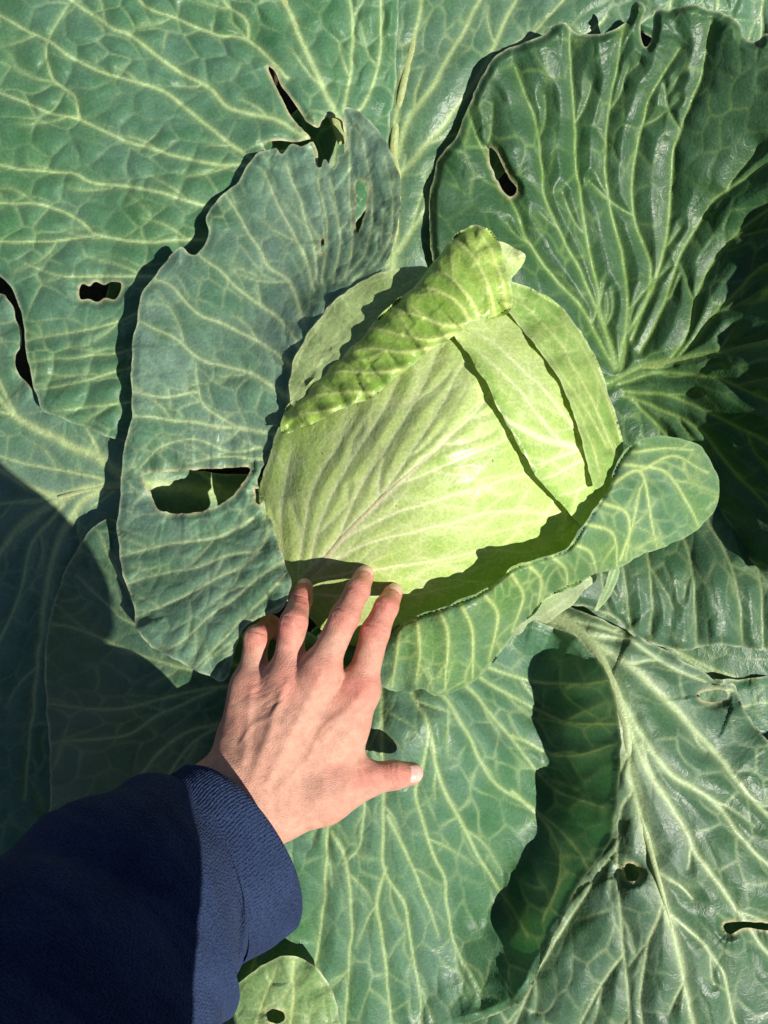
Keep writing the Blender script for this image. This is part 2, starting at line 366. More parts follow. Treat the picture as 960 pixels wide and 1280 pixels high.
# stem and solid heart of the head
def lathe(name, prof, cx, cy, mat, parent, k=40, col=None):
    V = [(cx + r * math.cos(2 * math.pi * j / k), cy + r * math.sin(2 * math.pi * j / k), z) for r, z in prof for j in range(k)]
    n = len(prof); i = np.arange(n * k).reshape(n, k)
    q = np.stack([i[:-1], np.roll(i, -1, 1)[:-1], np.roll(i, -1, 1)[1:], i[1:]], -1).reshape(-1, 4)
    cl = np.tile(np.array(col), (len(V), 1)) if col else None
    return keep(mesh_np(name, V, q, mat, None, cl), parent)
lathe('stem', [(0.034, -0.06), (0.030, 0.0), (0.026, 0.05), (0.03, 0.10), (0.045, 0.14), (0.06, 0.17), (0.001, 0.19)], HC[0], HC[1], M_STEM, plant)
prof = [(max(0.001, 0.116 * math.sin(t)), HC[2] - 0.012 - (HR[2] - 0.018) * math.cos(t)) for t in np.linspace(0.02, math.pi - 0.02, 40)]
lathe('head_core', prof, HC[0] + 0.012, HC[1] - 0.008, M_HEAD, plant, 64, PALE['blade'])

# top left leaf
A = leaf(plant, 'outer_leaf',
    [(-140, -140), (200, -140), (430, -140), (500, -140), (500, -40), (498, 0), (497, 60), (492, 120), (488, 150), (480, 200), (460, 260), (400, 330), (330, 420), (250, 530), (190, 560), (130, 543), (85, 526), (55, 516), (45, 490), (38, 470), (32, 440), (30, 410), (27, 392), (20, 370), (8, 352), (-10, 340), (-60, 320), (-140, 300)],
    [(425, 160, .226), (330, 100, .230), (200, 100, .232), (50, 50, .22), (-100, -60, .20), (350, -100, .230), (498, -60, .215), (495, 150, .205), (0, 250, .222), (100, 400, .240), (250, 300, .246), (60, 515, .250), (-100, 300, .21), (170, 500, .262), (130, 540, .262), (300, 430, .245), (420, 280, .236), (150, 250, .238)],
    [((9, 6), (428, 160), (412, 128), (398, 95), (378, 50), (355, 0), (330, -60), (310, -130)),
     ((7, 4), (398, 178), (372, 166), (340, 149), (290, 137), (262, 110), (215, 84), (165, 45), (140, 35), (90, 0), (40, -30), (-60, -80)),
     ((5, 3), (360, 98), (345, 82), (312, 52), (270, 42), (215, 22), (185, 10), (160, -20), (100, -80)), ((4, 3), (312, 52), (308, 25), (280, 0), (240, -50)),
     ((6, 3), (330, 215), (315, 200), (280, 175), (245, 145), (210, 118), (175, 105), (135, 92), (100, 78), (65, 55), (30, 37), (0, 20), (-80, -20)),
     ((6, 3), (340, 208), (315, 205), (275, 207), (225, 197), (185, 185), (145, 170), (100, 150), (65, 142), (30, 127), (0, 115), (-90, 80)),
     ((4, 2.5), (100, 150), (92, 120), (65, 95), (60, 55), (85, 8)),
     ((5.5, 3), (300, 262), (260, 257), (215, 245), (165, 235), (115, 227), (95, 217), (65, 215), (30, 212), (0, 207), (-90, 190)),
     ((5.5, 3), (290, 305), (250, 300), (200, 302), (150, 300), (120, 294), (105, 280), (75, 262), (40, 255), (0, 255), (-80, 255)), ((4, 2.5), (120, 294), (65, 302), (0, 303), (-80, 300)),
     ((5, 2.5), (230, 352), (192, 345), (150, 345), (120, 345), (75, 345), (30, 330)),
     ((4, 2), (200, 380), (150, 400), (100, 415), (35, 425)), ((4, 2), (190, 430), (150, 440), (100, 447), (40, 452)), ((4.5, 2), (190, 455), (145, 464), (90, 480), (42, 488)), ((3.5, 2), (180, 500), (130, 508), (70, 512)),
     ((6, 3), (430, 140), (437, 95), (442, 50), (437, 0), (432, -60), (425, -130)), ((5, 3), (438, 150), (458, 125), (474, 70), (477, 0), (478, -100))],
    base=(425, 165), seed=11, vw=.88, cell=36, stretch=1.35, wave=.0045, pucker=(.0036, .0028), ruffle=(.002, 60), forks=.9,
    holes=[[(100, 362), (104, 355), (112, 358), (120, 353), (130, 357), (140, 352), (151, 354), (150, 363), (144, 374), (132, 372), (122, 378), (110, 374), (101, 374)],
           [(335, 84), (344, 90), (352, 108), (360, 118), (372, 135), (384, 152), (398, 160), (404, 150), (412, 146), (426, 150), (430, 165), (430, 195), (422, 205), (410, 212), (398, 208), (397, 190), (388, 172), (376, 160), (362, 142), (352, 122), (342, 102)],
           [(330, 180), (345, 176), (368, 178), (388, 174), (384, 180), (368, 186), (350, 188), (336, 190)]],
    pal=tint(GREEN, 1.12, blue=(.084, .188, .115)), label='broad pale green leaf with torn slit beside its rib and one bitten hole')
midrib(A, [(430, 175), (412, 128), (398, 95), (378, 50), (355, 0), (330, -60)], .0062, .004)
# leaf behind the head, top middle
C = leaf(plant, 'outer_leaf',
    [(440, 420), (450, 300), (470, 200), (478, 100), (480, 0), (490, -140), (860, -140), (850, -20), (800, 30), (740, 90), (680, 160), (620, 230), (570, 330), (540, 420)],
    [(500, 340, .155), (495, 200, .168), (490, 60, .185), (530, 0, .185), (650, 0, .185), (800, -60, .20), (590, 110, .182), (545, 300, .160), (540, 200, .172), (620, 220, .130), (700, 100, .175), (500, -140, .20), (480, 420, .13)],
    [((11, 5), (488, 380), (494, 300), (496, 220), (492, 185), (500, 125), (517, 50), (527, 0), (535, -120)), ((9, 5), (497, 197), (510, 150), (545, 100), (600, 0), (660, -120)),
     ((9, 5), (500, 218), (530, 185), (570, 135), (605, 85), (645, 0), (700, -110)), ((4, 3), (605, 85), (645, 55), (665, 42), (705, 0), (790, -90)),
     ((9, 4), (485, 332), (510, 297), (530, 265), (546, 235), (600, 170), (680, 90), (760, 20))],
    base=(496, 240), seed=12, cell=30, stretch=1.8, pal=tint(GREEN, 1.0, blade=(.080, .18, .095)), pucker=(.002, .0014), label='upright bluish leaf with straight veins behind the pale head')
midrib(C, [(488, 400), (494, 300), (496, 220), (492, 185), (500, 125), (517, 50), (527, 0)], .006, .003)
# dark cupped leaf, top right
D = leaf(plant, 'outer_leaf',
    [(560, 400), (543, 330), (537, 265), (546, 205), (572, 168), (590, 122), (618, 72), (652, 56), (680, 44), (702, 28), (726, 42), (762, 40), (782, 26), (790, 8), (798, 3), (806, 10), (801, 30), (806, 58), (814, 50), (818, 20), (826, 12), (838, 14), (868, 7), (905, 15), (922, 26), (931, 46), (946, 50), (962, 40), (1010, 55), (1070, 110), (1100, 250), (1105, 450), (1090, 620), (1040, 720), (985, 722), (945, 706), (915, 668), (890, 640), (840, 610), (800, 620), (740, 560), (640, 470)],
    [(770, 468, .132), (640, 310, .172), (550, 290, .176), (548, 210, .178), (600, 110, .194), (700, 32, .216), (800, 10, .230), (900, 22, .240), (960, 60, .246), (730, 250, .164), (800, 300, .145), (860, 190, .180), (900, 330, .165), (960, 280, .195), (1010, 300, .225), (1090, 250, .275), (1095, 450, .288), (1010, 450, .240), (960, 440, .210), (880, 470, .165), (900, 560, .165), (960, 640, .205), (1080, 640, .275), (1040, 715, .255), (960, 705, .222), (810, 570, .122), (690, 430, .138), (1060, 110, .26), (800, 180, .176)],
    [((7, 3), (770, 462), (730, 390), (695, 350), (665, 310), (640, 255), (600, 180), (585, 140)), ((6, 3), (772, 460), (752, 400), (730, 350), (700, 290), (680, 240), (672, 160), (645, 85)),
     ((6, 3), (774, 460), (755, 400), (745, 350), (730, 280), (725, 240), (717, 150), (712, 35)), ((6, 3), (778, 460), (785, 380), (780, 330), (765, 270), (757, 215), (760, 150), (780, 30)),
     ((6, 3), (790, 425), (800, 400), (815, 340), (795, 280), (790, 225), (805, 150), (812, 120), (850, 60)), ((8, 3), (775, 462), (780, 425), (805, 385), (830, 320), (838, 240), (845, 180), (875, 100), (890, 25)),
     ((6, 3), (800, 440), (825, 395), (850, 320), (880, 270), (905, 240), (960, 205), (1050, 150)), ((6, 3), (840, 448), (860, 415), (875, 360), (905, 310), (960, 262), (1060, 230)), ((6, 3), (850, 445), (875, 415), (920, 365), (960, 330), (1080, 290)),
     ((10, 6), (760, 480), (790, 464), (830, 452), (900, 440), (960, 428), (1090, 400)), ((6, 3), (775, 480), (830, 466), (905, 476), (960, 500), (1080, 540)),
     ((6, 3), (780, 490), (840, 495), (895, 520), (960, 555), (1070, 620)), ((6, 3), (780, 495), (820, 510), (870, 535), (905, 575), (960, 635), (1010, 700)), ((5, 3), (790, 500), (830, 540), (870, 600), (930, 680))],
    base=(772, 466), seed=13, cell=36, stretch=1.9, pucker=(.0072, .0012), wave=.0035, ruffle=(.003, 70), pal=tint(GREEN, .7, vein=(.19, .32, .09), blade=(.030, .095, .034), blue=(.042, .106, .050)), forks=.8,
    holes=[[(612, 185), (620, 190), (628, 206), (636, 222), (646, 236), (640, 247), (630, 240), (621, 224), (613, 205)]], label='dark green cupped leaf with strongly puckered blade beside the head')
midrib(D, [(750, 490), (790, 464), (830, 452), (900, 440), (960, 428), (1090, 400)], .007, .004, (.26, .38, .12))
# leaf at the left whose pale rib runs in below
E = leaf(plant, 'outer_leaf',
    [(330, 600), (330, 655), (240, 645), (180, 690), (140, 800), (130, 1080), (160, 1280), (100, 1400), (-140, 1400), (-140, 370), (-20, 365), (8, 372), (22, 398), (27, 425), (20, 455), (35, 480), (60, 500), (140, 520), (200, 575), (260, 590)],
    [(320, 625, .19), (250, 615, .230), (190, 607, .250), (130, 572, .248), (60, 552, .228), (0, 520, .210), (0, 400, .20), (-120, 420, .165), (-120, 700, .155), (60, 640, .218), (20, 800, .185), (0, 1000, .16), (90, 950, .150), (120, 720, .215), (-120, 1000, .13), (50, 1350, .12)],
    [((22, 16), (330, 628), (260, 615), (190, 607), (150, 606), (110, 612), (72, 622)), ((11, 4), (110, 612), (70, 620), (30, 606), (0, 588), (-80, 560)), ((13, 4), (90, 618), (40, 645), (15, 670), (-20, 720), (-80, 780)), ((5, 3), (76, 622), (20, 628), (-80, 640)),
     ((6, 3), (80, 630), (50, 665), (35, 690), (25, 740), (0, 800), (-50, 880)), ((11, 4), (130, 612), (100, 632), (75, 670), (60, 720), (50, 800), (40, 900), (30, 1000)),
     ((15, 6), (160, 602), (125, 572), (98, 562), (60, 543), (20, 520), (-10, 490), (-80, 440)), ((4, 3), (130, 600), (90, 592), (40, 582), (0, 570)), ((5, 3), (20, 520), (0, 480), (-40, 400))],
    base=(200, 607), seed=14, cell=32, stretch=1.6, pal=tint(GREEN, 1.1, blade=(.095, .21, .120), blue=(.135, .245, .180), vein=(.42, .54, .25)), pucker=(.0022, .0012), wave=.003, label='low left leaf with thick pale rib passing under its neighbour')
midrib(E, [(330, 630), (260, 616), (190, 607), (150, 606), (110, 612), (72, 622)], .0085, .002, (.45, .54, .26), lift=-.55)
# lower left leaf
Fl = leaf(plant, 'outer_leaf',
    [(122, 655), (140, 648), (165, 660), (230, 700), (310, 760), (400, 800), (430, 900), (400, 1060), (260, 1120), (140, 1120), (75, 1080), (62, 1040), (63, 990), (60, 920), (56, 850), (60, 785), (70, 742), (88, 702), (104, 674)],
    [(360, 860, .345), (280, 830, .338), (215, 825, .322), (200, 870, .318), (150, 840, .300), (160, 730, .285), (125, 662, .262), (62, 800, .240), (64, 1000, .20), (180, 920, .30), (300, 1000, .31), (150, 1110, .24), (420, 1000, .29), (400, 820, .32), (250, 720, .29)],
    [((7, 4), (400, 860), (350, 880), (295, 900), (235, 915), (200, 940), (175, 970), (130, 1010), (80, 1030)), ((6, 3), (340, 850), (270, 860), (215, 870), (150, 885), (100, 885), (60, 880)), ((5, 3), (290, 902), (240, 930), (200, 990), (170, 1080)),
     ((5, 3), (270, 862), (200, 893), (160, 918), (90, 925), (60, 930)), ((6, 3), (340, 840), (270, 825), (215, 800), (180, 765), (150, 720), (130, 680)), ((5, 3), (280, 842), (215, 832), (165, 815), (110, 790), (65, 780)), ((4, 3), (200, 795), (150, 770), (95, 720)), ((5, 3), (330, 830), (280, 770), (230, 730))],
    base=(380, 860), seed=15, cell=34, stretch=1.6, pucker=(.002, .0014), pal=tint(GREEN, .95), label='lower left leaf lying half in the shade beside the sleeve')
# bottom leaf, rising on its right side to a pale rim
I = leaf(plant, 'outer_leaf',
    [(400, 780), (560, 780), (640, 770), (695, 785), (730, 806), (756, 835), (768, 868), (775, 930), (771, 1000), (760, 1058), (724, 1108), (692, 1170), (664, 1232), (642, 1258), (600, 1275), (560, 1292), (500, 1360), (330, 1370), (240, 1260), (255, 1100), (330, 900)],
    [(480, 830, .300), (488, 930, .328), (560, 890, .318), (400, 1000, .30), (590, 950, .300), (640, 970, .258), (650, 830, .240), (690, 880, .232), (740, 900, .282), (772, 900, .325), (772, 990, .318), (690, 1000, .238), (730, 1010, .265), (758, 1060, .308), (692, 1170, .285), (650, 1150, .232), (645, 1255, .250), (590, 1190, .222), (530, 1260, .222), (620, 1090, .236), (500, 1100, .272), (400, 1150, .250), (350, 1300, .222), (450, 1350, .22), (290, 1100, .25), (720, 830, .268)],
    [((6, 3), (500, 830), (517, 868), (535, 910), (530, 955), (520, 990), (535, 1050), (555, 1100), (565, 1170), (600, 1240)), ((6, 3), (535, 905), (550, 975), (575, 1025), (605, 1080), (660, 1170)), ((6, 3), (530, 840), (555, 872), (580, 910), (600, 950), (625, 985), (670, 1012), (720, 1060), (735, 1085)),
     ((5, 3), (560, 840), (590, 865), (615, 895), (645, 930), (690, 985), (755, 1010)), ((6, 3), (480, 840), (478, 900), (480, 1015), (481, 1085), (505, 1130), (517, 1190), (527, 1260), (530, 1340)), ((5, 3), (482, 1085), (472, 1130), (480, 1190), (490, 1280), (490, 1350)),
     ((6, 3), (470, 850), (430, 950), (411, 1035), (407, 1100), (402, 1160), (390, 1230), (380, 1330)), ((5, 3), (415, 1040), (432, 1070), (440, 1140), (436, 1220), (430, 1300)), ((5, 3), (455, 880), (456, 960), (452, 1050), (430, 1080)), ((5, 2.5), (485, 1020), (505, 1060), (530, 1120), (548, 1170)),
     ((5, 3), (450, 860), (400, 920), (350, 1020), (330, 1150), (300, 1280)), ((5, 3), (590, 840), (640, 870), (700, 900), (772, 905)), ((5, 3), (600, 830), (660, 850), (720, 855), (760, 850)), ((5, 3), (640, 920), (700, 945), (740, 940), (772, 930)), ((5, 3), (640, 990), (690, 1040), (700, 1090), (680, 1150))],
    base=(490, 800), seed=16, cell=36, stretch=1.8, pucker=(.0040, .0018), wave=.0042, ruffle=(.004, 80), pal=tint(GREEN, 1.05), forks=.8, rim=.9, label='broad lower leaf under the thumb, its far side curling up to a pale rim')
# leaf at the lower right with the pale forked rib
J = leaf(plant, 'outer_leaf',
    [(660, 740), (720, 762), (780, 786), (840, 818), (900, 852), (918, 856), (935, 892), (960, 925), (1000, 960), (1120, 1000), (1125, 1420), (580, 1420), (585, 1230), (650, 1130), (720, 1000), (725, 900), (680, 830)],
    [(690, 770, .200), (770, 870, .240), (790, 950, .244), (830, 1100, .242), (868, 1280, .228), (690, 1200, .205), (640, 1300, .19), (750, 1200, .215), (880, 890, .205), (960, 940, .205), (960, 1060, .225), (960, 1200, .222), (1100, 1100, .20), (1100, 1400, .19), (700, 1400, .185), (720, 1000, .20), (850, 1000, .232)],
    [((24, 6), (690, 768), (735, 800), (762, 850), (781, 900), (791, 975), (810, 1050), (832, 1130), (850, 1200), (868, 1280), (885, 1400)), ((12, 3), (778, 885), (810, 960), (850, 1025), (880, 1080), (930, 1150), (960, 1190), (1050, 1280)), ((11, 3), (768, 862), (830, 958), (895, 1005), (930, 1050), (960, 1080), (1060, 1150)),
     ((13, 3), (725, 792), (790, 835), (830, 872), (860, 905), (905, 955), (960, 1020), (1060, 1100)), ((5, 3), (795, 985), (775, 1020), (772, 1100), (780, 1190), (790, 1300)), ((5, 3), (836, 1140), (895, 1200), (920, 1280), (950, 1380)), ((6, 4), (710, 775), (770, 790), (830, 828), (885, 855), (915, 862)), ((5, 3), (830, 1130), (810, 1180), (800, 1250), (810, 1350)), ((5, 3), (772, 1060), (730, 1120), (680, 1200), (640, 1290)), ((4, 3), (780, 1190), (740, 1250), (700, 1330))],
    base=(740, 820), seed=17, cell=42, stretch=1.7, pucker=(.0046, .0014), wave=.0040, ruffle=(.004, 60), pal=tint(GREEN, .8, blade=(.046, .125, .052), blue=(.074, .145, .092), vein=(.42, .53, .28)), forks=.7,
    holes=[[(873, 870), (880, 864), (898, 862), (910, 866), (908, 873), (895, 878), (880, 877)], [(780, 1083), (788, 1078), (797, 1083), (799, 1094), (793, 1102), (783, 1098)], [(904, 1156), (920, 1152), (960, 1154), (985, 1160), (960, 1163), (930, 1160), (912, 1168)]], label='lower right leaf with pale forked rib, strong blisters and small holes')
midrib(J, [(690, 768), (735, 800), (762, 850), (781, 900), (791, 975), (810, 1050), (832, 1130), (850, 1200)], .0075, .001, (.42, .52, .26))
# leaf at the right below the collar
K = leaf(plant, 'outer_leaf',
    [(640, 690), (700, 630), (820, 590), (960, 610), (1130, 640), (1130, 815), (1040, 818), (960, 813), (900, 806), (850, 812), (800, 800), (766, 773), (735, 760), (690, 750)],
    [(650, 720, .20), (760, 690, .225), (760, 765, .222), (850, 808, .210), (960, 810, .215), (900, 730, .228), (1100, 680, .25), (1100, 810, .23), (860, 630, .165), (960, 640, .17), (740, 640, .19)],
    [((4, 3), (720, 680), (745, 700), (760, 765)), ((4, 3), (750, 660), (775, 700), (790, 790)), ((4, 3), (800, 660), (812, 710), (815, 800)), ((4, 3), (850, 660), (865, 710), (870, 805)), ((4, 3), (885, 650), (915, 710), (930, 805)), ((4, 3), (930, 650), (950, 720), (955, 810)), ((4, 3), (980, 650), (1000, 720), (1010, 810))],
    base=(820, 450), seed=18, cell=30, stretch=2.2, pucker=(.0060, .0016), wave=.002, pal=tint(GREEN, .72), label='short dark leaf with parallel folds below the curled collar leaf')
# left upright leaf leaning against the head
Bl = leaf(plant, 'wrapper_leaf',
    [(430, 136), (446, 138), (470, 160), (490, 190), (500, 228), (500, 262), (494, 295), (478, 335), (455, 352), (425, 372), (398, 400), (378, 432), (366, 455), (361, 500), (352, 545), (338, 572), (326, 590), (322, 604), (330, 628), (341, 658), (352, 690), (362, 722), (362, 740), (354, 762), (333, 769), (315, 777), (302, 790), (294, 815), (285, 842), (274, 852), (255, 842), (230, 831), (205, 818), (186, 806), (173, 790), (168, 765), (158, 735), (151, 700), (146, 665), (147, 640), (150, 612), (153, 575), (160, 545), (164, 515), (164, 460), (170, 400), (178, 368), (192, 346), (212, 322), (226, 310), (236, 318), (246, 319), (256, 308), (262, 292), (258, 268), (276, 244), (298, 226), (312, 205), (322, 192), (336, 188), (346, 184), (353, 192), (364, 181), (376, 184), (386, 180), (393, 190), (397, 208), (402, 208), (404, 199), (409, 199), (414, 209), (419, 204), (422, 193), (430, 190), (431, 165)],
    [(148, 630, .290), (165, 460, .294), (190, 350, .286), (258, 280, .272), (345, 192, .264), (430, 140, .262), (492, 200, .296), (498, 275, .326), (455, 345, .338), (428, 368, .340), (400, 398, .342), (378, 430, .342), (368, 370, .316), (340, 430, .322), (300, 430, .308), (366, 470, .334), (430, 310, .308), (345, 560, .322), (324, 600, .320), (355, 700, .350), (360, 740, .365), (310, 780, .366), (275, 848, .360), (180, 785, .328), (230, 825, .350), (260, 450, .304), (250, 700, .330), (430, 230, .285), (300, 330, .292), (300, 640, .316), (330, 470, .322)],
    [((6, 3), (372, 432), (366, 419), (350, 399), (326, 383), (298, 362), (275, 340), (250, 318)), ((6, 3), (378, 400), (374, 383), (362, 352), (338, 334), (322, 308), (298, 269), (280, 240)), ((5, 2.5), (393, 362), (385, 328), (366, 292), (346, 253), (330, 215)), ((4.5, 2.5), (397, 354), (393, 316), (377, 257), (358, 205)), ((4, 2), (403, 354), (409, 288), (397, 221)), ((4, 2), (417, 352), (425, 296), (413, 225)),
     ((4, 2), (425, 352), (453, 320), (465, 261), (457, 189), (445, 150)), ((4, 2), (441, 352), (480, 316), (492, 261), (480, 195)), ((4, 2), (432, 350), (440, 300), (437, 230), (437, 160)), ((6, 3), (368, 462), (362, 455), (338, 435), (314, 421), (275, 403), (247, 391), (215, 360), (192, 348)), ((6, 3), (360, 496), (318, 470), (279, 457), (255, 451), (219, 423), (172, 402)), ((7, 3), (353, 545), (324, 539), (288, 535), (244, 529), (205, 523), (160, 519)), ((4, 2.5), (300, 537), (262, 512), (248, 490), (246, 455)), ((4, 2.5), (246, 490), (205, 497), (165, 488)),
     ((4, 2), (330, 560), (290, 566), (255, 552), (232, 550), (200, 560), (170, 590)), ((4, 2), (330, 575), (280, 570), (235, 580)), ((5, 2.5), (316, 648), (306, 655), (276, 670), (223, 679), (181, 688), (150, 695)), ((4.5, 2.5), (324, 690), (294, 692), (259, 705), (229, 714), (199, 717), (160, 730)), ((5.5, 2.5), (330, 640), (336, 664), (324, 688), (306, 705), (273, 723), (232, 744), (199, 759), (168, 773)), ((5, 2.5), (357, 700), (330, 717), (297, 744), (259, 774), (232, 800), (205, 812)), ((5, 2.5), (360, 717), (333, 747), (306, 771), (279, 800), (244, 833)), ((4, 2), (355, 755), (310, 780), (285, 820), (272, 845))],
    base=(400, 560), seed=19, cell=27, stretch=1.5, pucker=(.0026, .0014), wave=.0032, ruffle=(.0025, 34), forks=.9, pal=tint(GREEN, 1.08, blade=(.100, .212, .128), blue=(.145, .245, .185), vein=(.42, .54, .28)), rim=.9,
    holes=[[(185, 592), (229, 588), (282, 585), (310, 584), (310, 593), (300, 608), (285, 625), (259, 637), (229, 642), (202, 639), (193, 631), (187, 613), (178, 600)], [(446, 228), (458, 226), (459, 250), (452, 280), (446, 291), (444, 270), (445, 250)], [(401, 302), (405, 298), (405, 310), (401, 318)], [(319, 610), (325, 618), (327, 630), (320, 629)]],
    label='blue green upright leaf with ragged edge and wide slot leaning on the head')
# pale inner leaf between that and the head
P = leaf(plant, 'wrapper_leaf',
    [(364, 505), (363, 470), (366, 448), (378, 428), (398, 400), (425, 370), (455, 350), (500, 335), (535, 335), (560, 340), (540, 400), (470, 440), (420, 480), (385, 520)],
    [(364, 495, .346), (378, 425, .348), (455, 350, .346), (540, 336, .350), (430, 430, .358), (500, 390, .360), (400, 490, .356)],
    [((3, 2), (365, 500), (410, 430), (470, 375), (530, 345)), ((3, 2), (360, 480), (395, 410), (440, 365), (500, 340)), ((3, 2), (385, 500), (440, 430), (500, 380), (540, 350))],
    base=(340, 520), seed=20, cell=26, stretch=3, net=.3, pal=tint(PALE, .62, blade=(.26, .37, .13), vein=(.40, .49, .22), blue=(.30, .40, .18)), pucker=(.0008, .0005), wave=.001, label='smooth pale leaf tucked behind the curled wrapper')
# head leaves
def flute(cx, cy, amp, lam, ang):
    ca, sa = math.cos(ang), math.sin(ang)
    return lambda x, y, e: amp * np.sin(((x - cx) * ca + (y - cy) * sa) / lam * 2 * np.pi + 1.2 * vnoise(x / 60, y / 60, 77))
H2 = leaf(plant, 'head_leaf',
    [(560, 405), (577, 398), (640, 385), (690, 420), (730, 470), (770, 560), (785, 640), (760, 665), (735, 662), (718, 650), (704, 632), (682, 610), (659, 578), (640, 544), (622, 508), (604, 472), (586, 446), (570, 424)],
    [(575, 430, .388), (604, 472, .402), (640, 545, .404), (684, 612, .384), (715, 648, .362), (640, 395, .350), (668, 425, .356), (700, 470, .362), (730, 560, .358), (745, 600, .342), (770, 640, .31), (650, 480, .386), (690, 560, .382), (770, 560, .32), (600, 410, .372)],
    [((9, 4), (780, 570), (720, 560), (670, 545), (630, 520), (590, 470)), ((3, 1.5), (740, 565), (690, 500), (640, 450), (590, 410)), ((3, 1.5), (750, 560), (715, 490), (670, 420), (640, 395)), ((3, 1.5), (740, 570), (700, 590), (670, 600)), ((3, 1.5), (700, 552), (650, 490), (600, 440)), ((3, 1.5), (760, 580), (730, 610), (700, 620)), ((2.5, 1.5), (765, 560), (745, 500), (705, 440))],
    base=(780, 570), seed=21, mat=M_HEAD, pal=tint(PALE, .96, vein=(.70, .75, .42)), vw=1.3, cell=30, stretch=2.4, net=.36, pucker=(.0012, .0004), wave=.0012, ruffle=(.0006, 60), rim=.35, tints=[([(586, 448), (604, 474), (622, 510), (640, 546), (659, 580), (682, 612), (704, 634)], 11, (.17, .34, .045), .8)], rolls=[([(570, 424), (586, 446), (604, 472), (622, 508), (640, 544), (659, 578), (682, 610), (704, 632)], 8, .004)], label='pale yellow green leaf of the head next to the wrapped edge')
H3 = leaf(plant, 'head_leaf',
    [(600, 300), (622, 300), (640, 306), (657, 318), (650, 334), (640, 350), (662, 360), (690, 375), (715, 400), (738, 435), (758, 485), (774, 535), (780, 565), (772, 585), (758, 600), (745, 612), (738, 596), (730, 560), (715, 515), (695, 470), (668, 430), (640, 395), (615, 370), (600, 330)],
    [(622, 302, .356), (657, 318, .352), (642, 350, .345), (640, 390, .352), (668, 425, .362), (700, 470, .368), (730, 560, .368), (745, 605, .354), (662, 360, .338), (690, 378, .330), (715, 400, .326), (738, 435, .326), (758, 485, .322), (774, 535, .316), (780, 565, .312), (772, 585, .328), (720, 480, .356), (690, 430, .352)],
    [((4, 2), (770, 570), (740, 500), (700, 430), (650, 375)), ((3, 1.5), (760, 560), (725, 500), (690, 450), (650, 400)), ((3, 1.5), (775, 550), (755, 490), (725, 430), (680, 385)), ((3, 2), (750, 590), (738, 550), (715, 500))],
    base=(770, 580), seed=22, mat=M_HEAD, pal=tint(PALE, .8, blade=(.17, .32, .06), vein=(.46, .55, .20), blue=(.27, .40, .11), dark=(.12, .26, .04)), cell=22, stretch=2, pucker=(.0015, .0008), rolls=[([(662, 360), (715, 400), (758, 485), (780, 565)], 16, .010)], tints=[([(622, 300), (650, 318)], 22, (.50, .58, .26), .9)], label='green leaf wrapped over the far side of the head')
H1 = leaf(plant, 'head_leaf',
    [(352, 530), (338, 565), (328, 600), (326, 645), (338, 690), (350, 720), (372, 750), (400, 785), (450, 815), (520, 815), (600, 775), (660, 730), (705, 690), (722, 664), (724, 645), (722, 625), (710, 600), (694, 566), (674, 526), (652, 486), (630, 455), (604, 430), (576, 415), (545, 415), (500, 440), (440, 480), (390, 520)],
    [(335, 600, .318), (345, 560, .332), (328, 640, .312), (345, 690, .314), (365, 735, .318), (400, 775, .305), (380, 620, .350), (400, 520, .350), (352, 530, .328), (455, 715, .350), (420, 680, .354), (500, 760, .328), (450, 805, .295), (600, 740, .330), (660, 710, .330), (520, 810, .29), (715, 650, .346), (690, 606, .362), (650, 530, .384), (600, 450, .380), (550, 420, .372), (660, 480, .366), (720, 590, .345), (470, 470, .372), (500, 600, .400), (560, 560, .408), (440, 580, .378), (560, 680, .374)],
    [((13, 4), (362, 740), (400, 705), (440, 660), (480, 620), (530, 575), (562, 545), (590, 520)), ((2.6, 1.6), (372, 728), (378, 670), (392, 610), (420, 560), (446, 510)), ((2.6, 1.6), (385, 716), (400, 650), (430, 590), (470, 530), (500, 470)), ((2.6, 1.6), (420, 682), (450, 610), (490, 550), (530, 480), (550, 435)), ((2.6, 1.6), (470, 630), (510, 570), (550, 510), (580, 450)), ((2.6, 1.6), (362, 735), (352, 690), (352, 630), (362, 570)),
     ((2.8, 1.6), (395, 712), (460, 680), (540, 660), (620, 640), (700, 640)), ((2.8, 1.6), (430, 672), (500, 640), (580, 615), (660, 590)), ((2.8, 1.6), (375, 730), (440, 715), (520, 705), (600, 690), (670, 690)), ((2.6, 1.6), (500, 605), (560, 580), (620, 555), (650, 540)), ((2.6, 1.6), (370, 740), (430, 745), (500, 745), (580, 730)), ((2.6, 1.6), (545, 562), (590, 520), (620, 480))],
    base=(360, 745), seed=23, mat=M_HEAD, pal=tint(PALE, .96, vein=(.70, .75, .42)), vw=1.35, cell=34, stretch=2.6, net=.36, pucker=(.0022, .0004), wave=.0016, ruffle=(.001, 60), rim=.4, forks=.7, label='large pale yellow green leaf over the front of the head with pinkish rib')
midrib(H1, [(355, 748), (400, 705), (440, 660), (480, 620), (530, 575), (560, 547)], 0.0050, .0006, (.62, .60, .33), lift=-.18, mat=M_HEAD)
